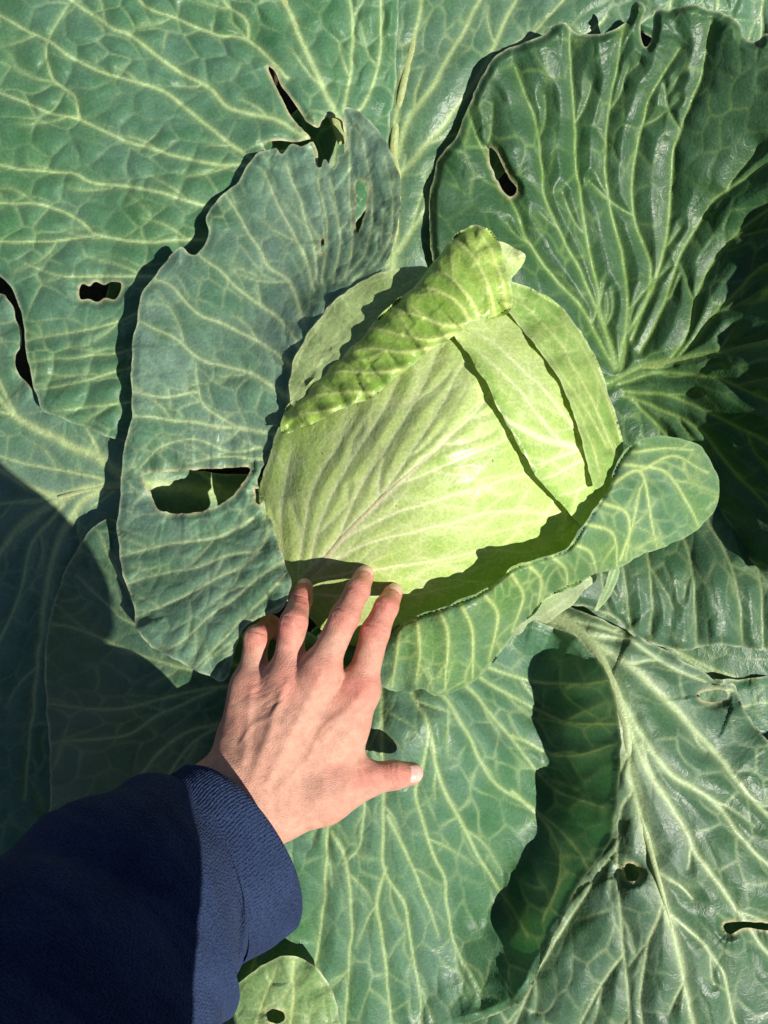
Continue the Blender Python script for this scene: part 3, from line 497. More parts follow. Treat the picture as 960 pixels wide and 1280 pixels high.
Wl = leaf(plant, 'wrapper_leaf',
    [(352, 542), (356, 515), (372, 492), (410, 460), (445, 428), (470, 402), (486, 384), (505, 368), (522, 352), (545, 325), (565, 300), (582, 286), (598, 282), (612, 288), (624, 303), (631, 330), (641, 366), (640, 384), (630, 394), (606, 400), (594, 402), (584, 404), (578, 414), (562, 425), (535, 440), (505, 465), (465, 495), (420, 516), (380, 534)],
    [(356, 535, .345), (372, 495, .354), (420, 460, .370), (405, 512, .372), (470, 405, .382), (485, 455, .392), (520, 358, .384), (565, 305, .378), (600, 286, .372), (530, 410, .398), (575, 400, .398), (600, 340, .394), (628, 320, .378), (637, 380, .386), (620, 392, .390), (440, 490, .382)],
    [((6, 3), (578, 408), (550, 405), (520, 395), (490, 385)), ((5, 3), (600, 402), (585, 370), (560, 345), (535, 338)), ((5, 3), (620, 396), (612, 360), (595, 325), (570, 300)), ((5, 3), (635, 388), (628, 350), (615, 315), (598, 290)), ((5, 3), (570, 418), (530, 425), (490, 415), (465, 410)), ((5, 3), (540, 435), (500, 440), (460, 435), (430, 445)), ((5, 3), (505, 462), (465, 465), (420, 465), (395, 475)), ((5, 3), (465, 492), (430, 490), (390, 495), (365, 505)), ((4, 2), (420, 512), (390, 515), (358, 520)), ((5, 3), (590, 404), (572, 378), (545, 362), (520, 360))],
    base=(600, 480), seed=25, mat=M_HEAD, pal=tint(PALE, .8, blade=(.18, .33, .045), vein=(.52, .60, .20), blue=(.28, .42, .08), dark=(.11, .26, .025)), cell=24, stretch=3.0, net=.26, pucker=(-.0034, -.0002), wave=.0015, ruffle=(.003, 30), forks=.5,
    rolls=[([(356, 515), (410, 460), (470, 402), (522, 352), (565, 300), (598, 282), (624, 303)], 18, .014), ([(640, 384), (606, 400), (578, 414), (535, 440), (465, 495), (380, 534)], 12, .009)], label='crinkled yellow green wrapper leaf rolled over the head')
# pale outside of the collar leaf
Ml = leaf(plant, 'wrapper_leaf',
    [(540, 850), (580, 800), (640, 740), (720, 705), (745, 722), (730, 738), (712, 758), (690, 776), (660, 792), (630, 812), (590, 850)],
    [(560, 830, .27), (640, 760, .285), (720, 715, .285), (735, 730, .275), (690, 776, .255), (630, 808, .25), (590, 850, .25)],
    [((4, 3), (560, 840), (620, 790), (680, 750), (740, 720)), ((3, 2), (600, 840), (660, 785), (715, 745))], base=(560, 850), seed=26, pal=tint(PALE, .75, blade=(.30, .38, .20), vein=(.44, .52, .30), blue=(.32, .40, .24)), cell=30, stretch=2, net=.3, pucker=(.001, .0004), label='pale underside showing below the curled collar leaf')
# collar leaf with rolled edge in front of the head
collar_ridge = [(470, 812), (500, 780), (555, 760), (600, 742), (640, 712), (680, 698), (712, 685), (732, 655), (756, 618), (772, 582), (790, 556)]
Ll = leaf(plant, 'wrapper_leaf',
    [(440, 840), (470, 806), (500, 780), (555, 758), (600, 740), (628, 722), (642, 706), (665, 700), (690, 692), (712, 683), (720, 668), (732, 652), (745, 632), (757, 615), (764, 600), (772, 580), (784, 560), (802, 549), (830, 546), (856, 550), (878, 560), (892, 582), (900, 610), (896, 635), (880, 655), (852, 674), (820, 686), (795, 698), (772, 712), (745, 718), (710, 738), (684, 746), (668, 766), (650, 782), (632, 806), (612, 834), (588, 856), (565, 866), (545, 872), (525, 862), (500, 866), (470, 858), (440, 860)],
    [(450, 845, .325), (500, 795, .356), (600, 756, .378), (650, 720, .384), (720, 690, .380), (760, 630, .362), (790, 565, .328), (490, 860, .332), (545, 868, .334), (590, 850, .330), (632, 806, .325), (684, 746, .322), (770, 708, .302), (850, 672, .278), (894, 635, .262), (896, 590, .262), (850, 552, .280), (810, 550, .312), (560, 810, .356), (700, 715, .352), (830, 610, .308), (780, 640, .332)],
    [((5, 3), (520, 776), (525, 810), (520, 855)), ((5, 3), (550, 764), (560, 800), (556, 862)), ((5, 3), (575, 754), (590, 790), (590, 848)), ((5, 3), (605, 742), (622, 770), (612, 825)), ((5, 3), (635, 714), (655, 745), (640, 790)), ((5, 3), (660, 704), (676, 725), (672, 755)), ((5, 3), (690, 695), (708, 712), (710, 735)), ((5, 3), (716, 680), (738, 690), (745, 715)), ((5, 3), (735, 655), (765, 668), (772, 708)), ((5, 3), (752, 628), (785, 645), (782, 700)),
     ((5, 3), (765, 605), (800, 590), (812, 640), (820, 682)), ((5, 3), (778, 580), (830, 590), (860, 630), (872, 655)), ((4.5, 3), (800, 588), (840, 570), (885, 590)), ((4, 3), (790, 565), (830, 560), (868, 562)), ((4, 3), (500, 790), (495, 820), (490, 858)), ((4, 3), (775, 700), (790, 660), (800, 610))],
    base=(680, 580), seed=27, cell=21, stretch=1.5, pucker=(-.0026, -.0008), wave=.0018, ruffle=(.0008, 28), forks=.5, rim=.25, pal=tint(GREEN, 1.1, blade=(.105, .225, .065), vein=(.42, .54, .20)),
    rolls=[(collar_ridge, 20, .020), ([(500, 866), (545, 872), (588, 856), (632, 806), (684, 746), (745, 718)], 26, .022)], label='collar leaf with rolled edge curling outward in front of the head')
leaf(plant, 'leaf_shred', [(764, 708), (774, 710), (772, 724), (763, 744), (752, 758), (743, 766), (748, 750), (756, 732)], [(768, 710, .300), (745, 764, .262), (758, 736, .285), (770, 724, .288)], [((2.5, 1.5), (769, 712), (760, 736), (746, 762))], base=(770, 700), seed=34, pal=tint(GREEN, 1.2, blade=(.20, .32, .10)), cell=14, pucker=(.0005, .0003), wave=.0004, ruffle=(.0005, 30), ragged=.5, label='thin pale shred hanging from the collar leaf edge')
# ------------------------------------------------------------------ neighbouring plants
n1 = thing('cabbage_plant', 'neighbouring cabbage showing one light green leaf with pale edge beside the sleeve', 'cabbage', (-0.145, -0.605, 0), 'cabbages growing around the large one')
leaf(n1, 'outer_leaf', [(262, 1256), (300, 1226), (338, 1200), (368, 1194), (396, 1210), (416, 1240), (424, 1275), (420, 1330), (385, 1375), (325, 1405), (310, 1428), (275, 1428), (262, 1400), (240, 1360), (240, 1310), (250, 1285)],
    [(300, 1226, .255), (368, 1196, .268), (424, 1275, .258), (330, 1300, .262), (300, 1420, .23), (400, 1400, .23), (240, 1350, .24)],
    [((6, 3), (300, 1420), (305, 1340), (325, 1265), (345, 1210)), ((6, 3), (330, 1420), (350, 1340), (364, 1270), (367, 1200)), ((4, 2), (345, 1360), (390, 1310), (420, 1290)), ((4, 2), (300, 1360), (275, 1300), (262, 1270))],
    base=(310, 1440), seed=31, pal=tint(GREEN, 1.2, blade=(.16, .28, .09), vein=(.45, .54, .22), blue=(.18, .30, .12)), cell=30, rim=1.0, holes=[[(333, 1266), (342, 1261), (354, 1266), (355, 1275), (344, 1280), (335, 1276)]])
lathe('stem', [(0.028, -0.05), (0.022, 0.05), (0.020, 0.12), (0.018, 0.18), (0.012, 0.215), (0.001, 0.222)], -0.145, -0.605, M_STEM, n1, 20)
n2 = thing('cabbage_plant', 'neighbouring cabbage with leaf tips showing behind the dark cupped leaf', 'cabbage', (0.35, 0.655, 0), 'cabbages growing around the large one')
leaf(n2, 'outer_leaf', [(690, -140), (700, -40), (760, 20), (850, 60), (945, 70), (1000, 60), (1130, 40), (1130, -140)],
    [(700, -100, .16), (800, 20, .17), (950, 60, .15), (1100, 30, .17), (1000, -120, .18), (850, -60, .185)],
    [((5, 3), (900, -140), (850, -40), (830, 40)), ((5, 3), (920, -140), (900, -20), (890, 50)), ((5, 3), (960, -140), (955, -20), (950, 60)), ((5, 3), (880, -140), (780, -30), (750, 10))], base=(920, -200), seed=32, pal=tint(GREEN, 1.1), pucker=(.004, .002))
lathe('stem', [(0.03, -0.05), (0.026, 0.05), (0.03, 0.12), (0.024, 0.17), (0.001, 0.185)], 0.35, 0.655, M_STEM, n2, 20)
# lower leaves filling the rosette beneath the others
U1 = leaf(plant, 'outer_leaf', [(560, 660), (760, 660), (900, 700), (1130, 760), (1130, 1010), (1000, 960), (900, 900), (760, 860), (620, 800)],
    [(600, 700, .12), (760, 760, .12), (900, 830, .13), (1100, 900, .13), (1100, 780, .14)],
    [((6, 4), (600, 700), (760, 765), (900, 840), (1100, 900)), ((4, 3), (800, 780), (900, 790), (1050, 800)), ((4, 3), (840, 810), (940, 880), (1040, 950))], base=(560, 680), seed=28, pal=tint(GREEN, .9), label='low shaded leaf under the right side of the rosette')
U2 = leaf(plant, 'outer_leaf', [(600, 420), (700, 380), (820, 480), (960, 520), (1000, 640), (900, 740), (760, 720), (640, 640)],
    [(640, 500, .10), (800, 520, .10), (960, 560, .11), (880, 700, .11), (700, 640, .10)],
    [((5, 3), (660, 540), (780, 580), (900, 620), (980, 640)), ((4, 3), (700, 520), (800, 520), (940, 540))], base=(620, 530), seed=29, pal=tint(GREEN, .75), label='low dark leaf close to the stem under the cupped leaf')

U3 = leaf(plant, 'outer_leaf', [(360, 560), (300, 560), (200, 540), (150, 480), (130, 400), (150, 330), (240, 280), (380, 130), (440, 120), (470, 260), (470, 420), (420, 560)],
    [(380, 540, .10), (250, 480, .12), (150, 400, .14), (250, 300, .14), (420, 150, .13), (440, 300, .11)],
    [((6, 4), (400, 540), (330, 450), (280, 380), (200, 330)), ((4, 3), (360, 490), (250, 470), (150, 430)), ((5, 3), (410, 500), (415, 350), (420, 150))], base=(420, 560), seed=30, pal=tint(GREEN, .9), label='low leaf seen only through gaps behind the slotted leaf')

U4 = leaf(plant, 'outer_leaf', [(560, 900), (700, 880), (900, 850), (1130, 900), (1130, 1420), (560, 1420), (500, 1200)],
    [(600, 950, .10), (800, 1000, .15), (1000, 1000, .14), (900, 1300, .14), (650, 1350, .12), (1100, 1350, .13), (560, 1200, .11)],
    [((6, 4), (580, 900), (760, 1050), (900, 1200), (1050, 1350)), ((4, 3), (700, 1000), (880, 1060), (1080, 1150)), ((4, 3), (680, 980), (760, 1150), (800, 1350)), ((4, 3), (820, 950), (940, 880), (1060, 900))], base=(540, 860), seed=33, pal=tint(GREEN, 1.0), label='low leaf glimpsed through the holes of the blistered leaf')

# ------------------------------------------------------------------ person
def surface_nets(fn, lo, hi, h):
    lo = np.array(lo); n = np.ceil((np.array(hi) - lo) / h).astype(int) + 1
    ax = [lo[k] + np.arange(n[k]) * h for k in range(3)]
    G = np.empty(n, f4)
    for i in range(n[0]):                                  # slab by slab
        Yg, Zg = np.meshgrid(ax[1], ax[2], indexing='ij')
        G[i] = fn(np.stack([np.full(Yg.shape, ax[0][i]), Yg, Zg], -1).reshape(-1, 3).astype(f4)).reshape(Yg.shape)
    s = G < 0; c = np.zeros(np.array(G.shape) - 1, np.int8)
    for dx in (0, 1):
        for dy in (0, 1):
            for dz in (0, 1): c += s[dx:dx + c.shape[0], dy:dy + c.shape[1], dz:dz + c.shape[2]]
    act = (c > 0) & (c < 8); cid = -np.ones(act.shape, np.int64); cid[act] = np.arange(act.sum())
    I, J, K = np.nonzero(act); acc = np.zeros((len(I), 3)); cnt = np.zeros(len(I))
    for axis in range(3):
        for a in (0, 1):
            for b in (0, 1):
                o0 = [0, 0, 0]; oth = [k for k in range(3) if k != axis]; o0[oth[0]] = a; o0[oth[1]] = b; o1 = list(o0); o1[axis] = 1
                g0 = G[I + o0[0], J + o0[1], K + o0[2]]; g1 = G[I + o1[0], J + o1[1], K + o1[2]]
                m = (g0 < 0) != (g1 < 0); t = np.where(m, g0 / np.where(g0 == g1, 1, g0 - g1), 0)
                p = np.tile(np.array(o0, float), (len(I), 1)); p[:, axis] += t
                acc[m] += p[m]; cnt += m
    V = lo + (np.stack([I, J, K], 1) + acc / cnt[:, None]) * h
    Q = []
    for axis in range(3):
        o = [k for k in range(3) if k != axis]
        sl0 = [slice(None)] * 3; sl1 = [slice(None)] * 3; sl0[axis] = slice(0, -1); sl1[axis] = slice(1, None)
        ch = s[tuple(sl0)] != s[tuple(sl1)]; P = np.argwhere(ch); P = P[(P[:, o[0]] > 0) & (P[:, o[1]] > 0) & (P[:, o[0]] < n[o[0]] - 1) & (P[:, o[1]] < n[o[1]] - 1)]
        def at(d0, d1):
            R = P.copy(); R[:, o[0]] += d0; R[:, o[1]] += d1; return cid[R[:, 0], R[:, 1], R[:, 2]]
        q = np.stack([at(-1, -1), at(0, -1), at(0, 0), at(-1, 0)], 1)
        inn = s[P[:, 0], P[:, 1], P[:, 2]]; flip = inn if axis != 1 else ~inn
        q[~flip] = q[~flip][:, ::-1]; Q.append(q)
    return V, np.vstack(Q)
def smin(a, b, k):
    h = np.clip(0.5 + 0.5 * (b - a) / k, 0, 1)
    return b * (1 - h) + a * h - k * h * (1 - h)
def cone(p, a, b, ra, rb):
    a = np.array(a, f4); e = np.array(b, f4) - a; x = p - a
    t = np.clip((x @ e) / max(float(e @ e), 1e-9), 0, 1)
    return np.linalg.norm(x - t[:, None] * e, axis=1) - (ra + (rb - ra) * t)
def chainsdf(prims):
    """prims: (a, b, ra, rb, blend)"""
    def f(p):
        d = None
        for a, b, ra, rb, k in prims:
            c = cone(p, a, b, ra, rb); d = c if d is None else smin(d, c, k)
        return d
    return f
def normals(V, Q):
    n = np.zeros_like(V); fn = np.cross(V[Q[:, 2]] - V[Q[:, 0]], V[Q[:, 3]] - V[Q[:, 1]])
    for k in range(4): np.add.at(n, Q[:, k], fn)
    return n / np.maximum(np.linalg.norm(n, axis=1), 1e-12)[:, None]

# the left hand, joints given as (photo x, photo y, height, radius)
FING = {'index': [(450, 862, .391, .0118), (469, 790, .391, .0098), (483, 759, .377, .0083), (491, 742, .357, .0072)],
        'middle': [(400, 838, .401, .0118), (431, 771, .398, .0099), (447, 738, .381, .0084), (455, 720, .363, .0073)],
        'ring': [(357, 848, .397, .0112), (367, 778, .394, .0094), (376, 749, .368, .0081), (380, 735, .350, .0069)],
        'little': [(313, 856, .384, .0105), (321, 797, .386, .0086), (337, 782, .366, .0076), (345, 789, .352, .0066)],
        'thumb': [(405, 995, .390, .0165), (458, 974, .377, .0122), (492, 969, .371, .0098), (514, 967, .365, .0082)]}
for nm_, js_ in FING.items():
    for i_, j_ in enumerate(js_):
        dz = (.010, .010, .006, .004)[i_] + ((.0, .007, .012, .012)[i_] if nm_ == 'little' else .003 if nm_ == 'ring' else 0); dz = dz * (.3 if nm_ == 'thumb' else 1)
        js_[i_] = (j_[0], j_[1], j_[2] - dz, j_[3] * 1.06)
def jp(j): return W3(j[0], j[1], j[2])
hp = []
wA, wB, wM = (301, 958, .390, .0195), (346, 1008, .390, .0195), (324, 984, .394, .021)
fA, fB = W3(301, 958, .390) + np.array([-.077, -.051, .037]) * 1.0, W3(346, 1008, .390) + np.array([-.077, -.051, .037])
hp += [(jp(wA), fA, .0195, .024, .01), (jp(wB), fB, .0195, .024, .02), (jp(wM), (fA + fB) / 2, .021, .028, .02)]
for nm, w, r0 in (('index', wB, .0165), ('middle', wM, .0165), ('ring', wM, .0155), ('little', wA, .0150)):
    m = FING[nm][0]; a = jp(w); b = jp(m); b = b - np.array([0, 0, .0015])
    hp.append((a, b, r0, m[3] + .0005, .016))
hp.append((W3(325, 900, .374), W3(432, 900, .374), .0145, .0140, .016))                       # body of the palm
hp.append((W3(435, 880, .375), W3(426, 965, .376), .0130, .0155, .018))                       # web of the thumb
hp.append((jp(wB), jp(FING['thumb'][0]), .0185, .0165, .018)); hp.append((W3(300, 920, .377), W3(317, 880, .374), .0155, .0135, .014)); hp.append((W3(357, 862, .381), W3(315, 872, .374), .0115, .0110, .016))
for nm in ('index', 'middle', 'ring', 'little', 'thumb'):
    js = FING[nm]
    for i in range(3):
        k = .009 if i == 0 else .0035
        hp.append((jp(js[i]), jp(js[i + 1]), js[i][3] * (0.93 if i == 0 and nm != 'thumb' else 1), js[i + 1][3] * 1.0, k))
    if nm != 'thumb':                                                                            # knuckles
        m = jp(js[0]) + np.array([0, 0, .0015]); hp.append((m, m + np.array([0, .001, 0]), js[0][3] * .98, js[0][3] * .98, .006))
# fingers must stay apart: blend each finger with the palm only
def hand_sdf():
    palm = [p for p in hp[:12]]
    groups = {}; k = 12
    for nm in ('index', 'middle', 'ring', 'little', 'thumb'):
        c = 4 if nm != 'thumb' else 3; groups[nm] = hp[k:k + c]; k += c
    fp = chainsdf(palm); fg = {n: chainsdf(g) for n, g in groups.items()}
    def f(p):
        d0 = fp(p); d = d0
        for n, g in fg.items():
            d = np.minimum(d, smin(d0, g(p), .010 if n != 'thumb' else .014))
        return d
    return f
hs = hand_sdf()
allp = np.array([p for q in hp for p in (q[0], q[1])])
HV, HQ = surface_nets(hs, allp.min(0) - .034, allp.max(0) + .034, .00115)
for _ in range(2):                                             # settle on the true surface
    g = np.stack([hs((HV + np.eye(3)[k] * 4e-4).astype(f4)) - hs((HV - np.eye(3)[k] * 4e-4).astype(f4)) for k in range(3)], 1)
    g /= np.maximum(np.linalg.norm(g, axis=1), 1e-9)[:, None]; HV = HV - g * hs(HV.astype(f4))[:, None] * .9
HN = g
hd = CAMZ - HV[:, 2]; hx = HV[:, 0] / hd * F + 480; hy = 640 - HV[:, 1] / hd * F
dors = np.clip((HN[:, 2] - .1) / .5, 0, 1)
def line_d(pts):
    R = catmull(pts, False, 4.0); return segdist(hx, hy, R[:-1], R[1:])[0]
disp = np.zeros(len(HV)); red = np.zeros(len(HV)); crease = np.zeros(len(HV))
for nm, w in (('index', (352, 985)), ('middle', (335, 975)), ('ring', (318, 968)), ('little', (305, 950))):   # tendons
    m = FING[nm][0]; d = line_d([w, ((w[0] + m[0]) / 2 + 2, (w[1] + m[1]) / 2), (m[0] + 1, m[1] + 6)]); disp += .0010 * np.exp(-(d / 6) ** 2) * dors
for pts in ([(300, 930), (318, 905), (340, 895), (352, 870)], [(385, 950), (400, 915), (420, 895)]):   # veins
    disp += .0007 * np.exp(-(line_d(pts) / 3.4) ** 2) * dors
rr = random.Random(4)
for nm, js in FING.items():
    for i in (1, 2):
        a = np.array(js[i][:2], float); t = np.array(js[i + 1][:2], float) - np.array(js[i - 1][:2], float); t /= np.linalg.norm(t); sdv = np.array([-t[1], t[0]])
        rp = js[i][3] / (CAMZ - js[i][2]) * F
        disp += .0008 * np.exp(-(np.hypot(hx - a[0], hy - a[1]) / (rp * .8)) ** 2) * dors
        red += .75 * np.exp(-(np.hypot(hx - a[0], hy - a[1]) / (rp * 1.1)) ** 2)
        for o in ((-5.5, -2.2, 1.0, 4.2, 7.0) if i == 1 else (-2.5, 0.5, 3.0)):
            c = a + t * (o + rr.uniform(-.6, .6)); bow = rr.uniform(-2.5, 2.5)
            d = line_d([c - sdv * rp * .75 + t * bow * .6, c + t * (-bow * .3), c + sdv * rp * .75 + t * bow * .6])
            k = np.exp(-(d / 1.15) ** 2) * dors; disp -= .00055 * k; crease += .55 * k
    b = np.array(js[3][:2], float); red += .6 * np.exp(-(np.hypot(hx - b[0], hy - b[1]) / 16) ** 2)
    m = np.array(js[0][:2], float); red += .7 * np.exp(-(np.hypot(hx - m[0], hy - m[1]) / 22) ** 2) if nm != 'thumb' else 0
for k in range(46):                                             # fine folds on the back of the hand, across it
    cx, cy = rr.uniform(285, 440), rr.uniform(865, 1020); a = rr.uniform(.45, .85); L = rr.uniform(8, 26)
    d = line_d([(cx - L * math.cos(a), cy - L * math.sin(a)), (cx + rr.uniform(-2, 2), cy + rr.uniform(-2, 2)), (cx + L * math.cos(a), cy + L * math.sin(a))])
    kk = np.exp(-(d / 1.3) ** 2) * dors * rr.uniform(.3, 1); disp -= .00022 * kk; crease += .14 * kk
for k in range(12):                                             # loose folds at the little-finger side
    cx, cy = rr.uniform(295, 345), rr.uniform(850, 885); a = rr.uniform(-.9, -.3); L = rr.uniform(8, 18)
    d = line_d([(cx - L * math.cos(a), cy - L * math.sin(a)), (cx + 1, cy + 1), (cx + L * math.cos(a), cy + L * math.sin(a))])
    kk = np.exp(-(d / 1.6) ** 2) * dors; disp -= .00028 * kk; crease += .2 * kk
disp += .0006 * fbm(hx / 22, hy / 22, 91, 2) * dors
HV = HV + HN * disp[:, None]
red = np.clip(red + .25 * fbm(hx / 30, hy / 30, 92, 2), 0, 1)[:, None]; cr = np.clip(crease, 0, 1)[:, None]
skin = np.array([.56, .300, .215]) * (1 - red) + np.array([.60, .215, .165]) * red
skin = skin * (1 - .35 * cr) + np.array([.40, .17, .12]) * .35 * cr
skin = skin * (1 + .06 * fbm(hx / 9, hy / 9, 93, 2))[:, None]
def skin_material():
    m, N, Lk, out = nodes('skin'); at = N('ShaderNodeAttribute', attribute_name='pigment'); tc = N('ShaderNodeTexCoord')
    mp = N('ShaderNodeMapping'); mp.inputs['Rotation'].default_value = (0, 0, .65); mp.inputs['Scale'].default_value = (1.0, 2.6, 1.4); Lk(tc.outputs['Object'], mp.inputs['Vector'])
    v = N('ShaderNodeTexVoronoi', feature='DISTANCE_TO_EDGE'); v.inputs['Scale'].default_value = 420; Lk(mp.outputs[0], v.inputs['Vector'])
    n = N('ShaderNodeTexNoise'); n.inputs['Scale'].default_value = 700; n.inputs['Detail'].default_value = 5; Lk(mp.outputs[0], n.inputs['Vector'])
    n2 = N('ShaderNodeTexNoise'); n2.inputs['Scale'].default_value = 160; n2.inputs['Detail'].default_value = 6; Lk(tc.outputs['Object'], n2.inputs['Vector'])
    a = N('ShaderNodeMath', operation='MULTIPLY_ADD'); a.inputs[1].default_value = .9; Lk(v.outputs['Distance'], a.inputs[0]); Lk(n.outputs['Fac'], a.inputs[2])
    b = N('ShaderNodeBump'); b.inputs['Strength'].default_value = .8; b.inputs['Distance'].default_value = .0008; Lk(a.outputs[0], b.inputs['Height'])
    h = N('ShaderNodeHueSaturation'); g = N('ShaderNodeMapRange'); g.inputs[1].default_value = .3; g.inputs[2].default_value = .7; g.inputs[3].default_value = .86; g.inputs[4].default_value = 1.12
    Lk(n2.outputs['Fac'], g.inputs[0]); Lk(g.outputs[0], h.inputs['Value']); Lk(at.outputs['Color'], h.inputs['Color'])
    p = N('ShaderNodeBsdfPrincipled'); Lk(h.outputs[0], p.inputs['Base Color']); Lk(b.outputs[0], p.inputs['Normal'])
    p.inputs['Roughness'].default_value = .5; p.inputs['Specular IOR Level'].default_value = .35
    p.inputs['Subsurface Weight'].default_value = .18; p.inputs['Subsurface Radius'].default_value = (1, .35, .2); p.inputs['Subsurface Scale'].default_value = .004
    Lk(p.outputs[0], out.inputs[0]); return m
M_SKIN = skin_material()
def cloth_material(name, col, scale=1500, bump=.5):
    m, N, Lk, out = nodes(name); tc = N('ShaderNodeTexCoord')
    n = N('ShaderNodeTexNoise'); n.inputs['Scale'].default_value = scale * .5; n.inputs['Detail'].default_value = 5; Lk(tc.outputs['Object'], n.inputs['Vector'])
    n2 = N('ShaderNodeTexNoise'); n2.inputs['Scale'].default_value = 30; n2.inputs['Detail'].default_value = 6; Lk(tc.outputs['Object'], n2.inputs['Vector'])
    mp = N('ShaderNodeMapping'); mp.inputs['Rotation'].default_value = (.3, 0, .6); Lk(tc.outputs['Object'], mp.inputs['Vector'])
    v = N('ShaderNodeTexVoronoi'); v.inputs['Scale'].default_value = scale * .42; v.inputs['Randomness'].default_value = .55; Lk(mp.outputs[0], v.inputs['Vector'])
    a = N('ShaderNodeMath', operation='SUBTRACT'); Lk(n.outputs['Fac'], a.inputs[0]); Lk(v.outputs['Distance'], a.inputs[1])
    b = N('ShaderNodeBump'); b.inputs['Strength'].default_value = min(1, bump * 1.8); b.inputs['Distance'].default_value = .0012; Lk(a.outputs[0], b.inputs['Height'])
    ad = N('ShaderNodeMath', operation='MULTIPLY_ADD'); ad.inputs[1].default_value = .6; Lk(n2.outputs['Fac'], ad.inputs[0]); Lk(n.outputs['Fac'], ad.inputs[2])
    r = ramp(N, .55, 1.05, tuple(c * .6 for c in col) + (1,), tuple(c * 1.45 for c in col) + (1,)); Lk(ad.outputs[0], r.inputs[0])
    p = N('ShaderNodeBsdfPrincipled'); Lk(r.outputs[0], p.inputs['Base Color']); Lk(b.outputs[0], p.inputs['Normal']); p.inputs['Roughness'].default_value = .9
    p.inputs['Specular IOR Level'].default_value = .15; p.inputs['Sheen Weight'].default_value = .06; p.inputs['Sheen Roughness'].default_value = .5; p.inputs['Sheen Tint'].default_value = (.55, .65, 1, 1)
    Lk(p.outputs[0], out.inputs[0]); return m
M_NAVY = cloth_material('navy_fleece', (.020, .034, .080)); M_JEANS = cloth_material('trousers', (.03, .035, .05))
M_HAIR = simple('hair', (.05, .03, .02), .6, .4, 300); M_SHOE = simple('shoe', (.03, .03, .03), .6)
def nail_material():
    m, N, Lk, out = nodes('nail'); tc = N('ShaderNodeTexCoord'); n = N('ShaderNodeTexNoise'); n.inputs['Scale'].default_value = 300; Lk(tc.outputs['Object'], n.inputs['Vector'])
    r = ramp(N, .3, .7, (.66, .37, .31, 1), (.73, .45, .39, 1)); Lk(n.outputs['Fac'], r.inputs[0]); p = N('ShaderNodeBsdfPrincipled'); Lk(r.outputs[0], p.inputs['Base Color'])
    p.inputs['Roughness'].default_value = .25; p.inputs['Subsurface Weight'].default_value = .1; p.inputs['Subsurface Scale'].default_value = .002; Lk(p.outputs[0], out.inputs[0]); return m
M_NAIL = nail_material()

person = thing('person', 'person in navy sweatshirt crouching with left hand spread on the cabbage', 'person', (-0.05, -0.85, 0))
# the rest of the body (crouching, outside the picture; its shadow falls on the leaves)
def Pv(*a): return np.array(a, float)
sh_l, sh_r, el_r, wr_r = Pv(-.26, -.50, .80), Pv(.018, -.46, .85), Pv(-.012, -.236, .73), Pv(-.06, -.12, .90)
el_l = Pv(-.30, -.36, .53)
neck, hdc = Pv(-.12, -.44, .90), Pv(-.12, -.38, 1.03)
hip = Pv(-.17, -.86, .42); hipl, hipr = hip + Pv(-.11, 0, 0), hip + Pv(.10, -.02, 0)
kl, kr = Pv(-.38, -.62, .44), Pv(.04, -.72, .42); fl, fr = Pv(-.32, -.86, .06), Pv(.0, -.95, .06)
torso = [(hip, Pv(-.14, -.64, .66), .135, .135, .08), (Pv(-.14, -.64, .66), (sh_l + sh_r) / 2, .135, .115, .08), (sh_l, sh_r, .075, .07, .06), (sh_r, Pv(.04, -.62, .67), .07, .085, .05), (hipl, hipr, .115, .115, .06)]
arms = [(sh_l, el_l, .068, .052, .03), (sh_r, el_r, .066, .056, .03)]; fore = [(el_r, wr_r, .054, .032, .02)]
legs = [(hipl, kl, .095, .062, .04), (kl, fl, .06, .04, .03), (hipr, kr, .095, .062, .04), (kr, fr, .06, .04, .03)]
headp = [(hdc, hdc + Pv(0, .01, -.03), .092, .08, .03), ((sh_l + sh_r) / 2, hdc, .06, .055, .03), (hdc + Pv(0, .05, -.10), hdc + Pv(0, .06, -.11), .045, .03, .04), (hdc + Pv(0, .095, -.02), hdc + Pv(0, .112, -.035), .010, .012, .02),
         (hdc + Pv(.088, 0, -.01), hdc + Pv(.090, -.01, .015), .012, .014, .008), (hdc + Pv(-.088, 0, -.01), hdc + Pv(-.090, -.01, .015), .012, .014, .008)]
body = chainsdf(torso + arms + fore + legs + headp)
BV, BQ = surface_nets(lambda p: body(p) + .012, (-.5, -1.1, 0), (.3, .05, 1.2), .014)
# right hand: the left one mirrored, at the end of the raised right forearm
wc = (jp(wA) + jp(wB)) / 2; RV = (HV - wc) * np.array([-1, 1, 1]); ca, sa = math.cos(1.15), math.sin(1.15)
RV = np.stack([RV[:, 0] * ca - RV[:, 1] * sa, RV[:, 0] * sa + RV[:, 1] * ca, RV[:, 2]], 1) * np.array([1, 1, 1.0]) + wr_r + Pv(.02, -.03, .03)
V = np.vstack([HV, BV, RV]); Qs = np.vstack([HQ, BQ + len(HV), HQ[:, ::-1] + len(HV) + len(BV)])
keep(mesh_np('body', V, Qs, M_SKIN, None, np.clip(np.vstack([skin, np.tile(Pv(.56, .33, .25), (len(BV), 1)), skin]), 0, 1)), person)
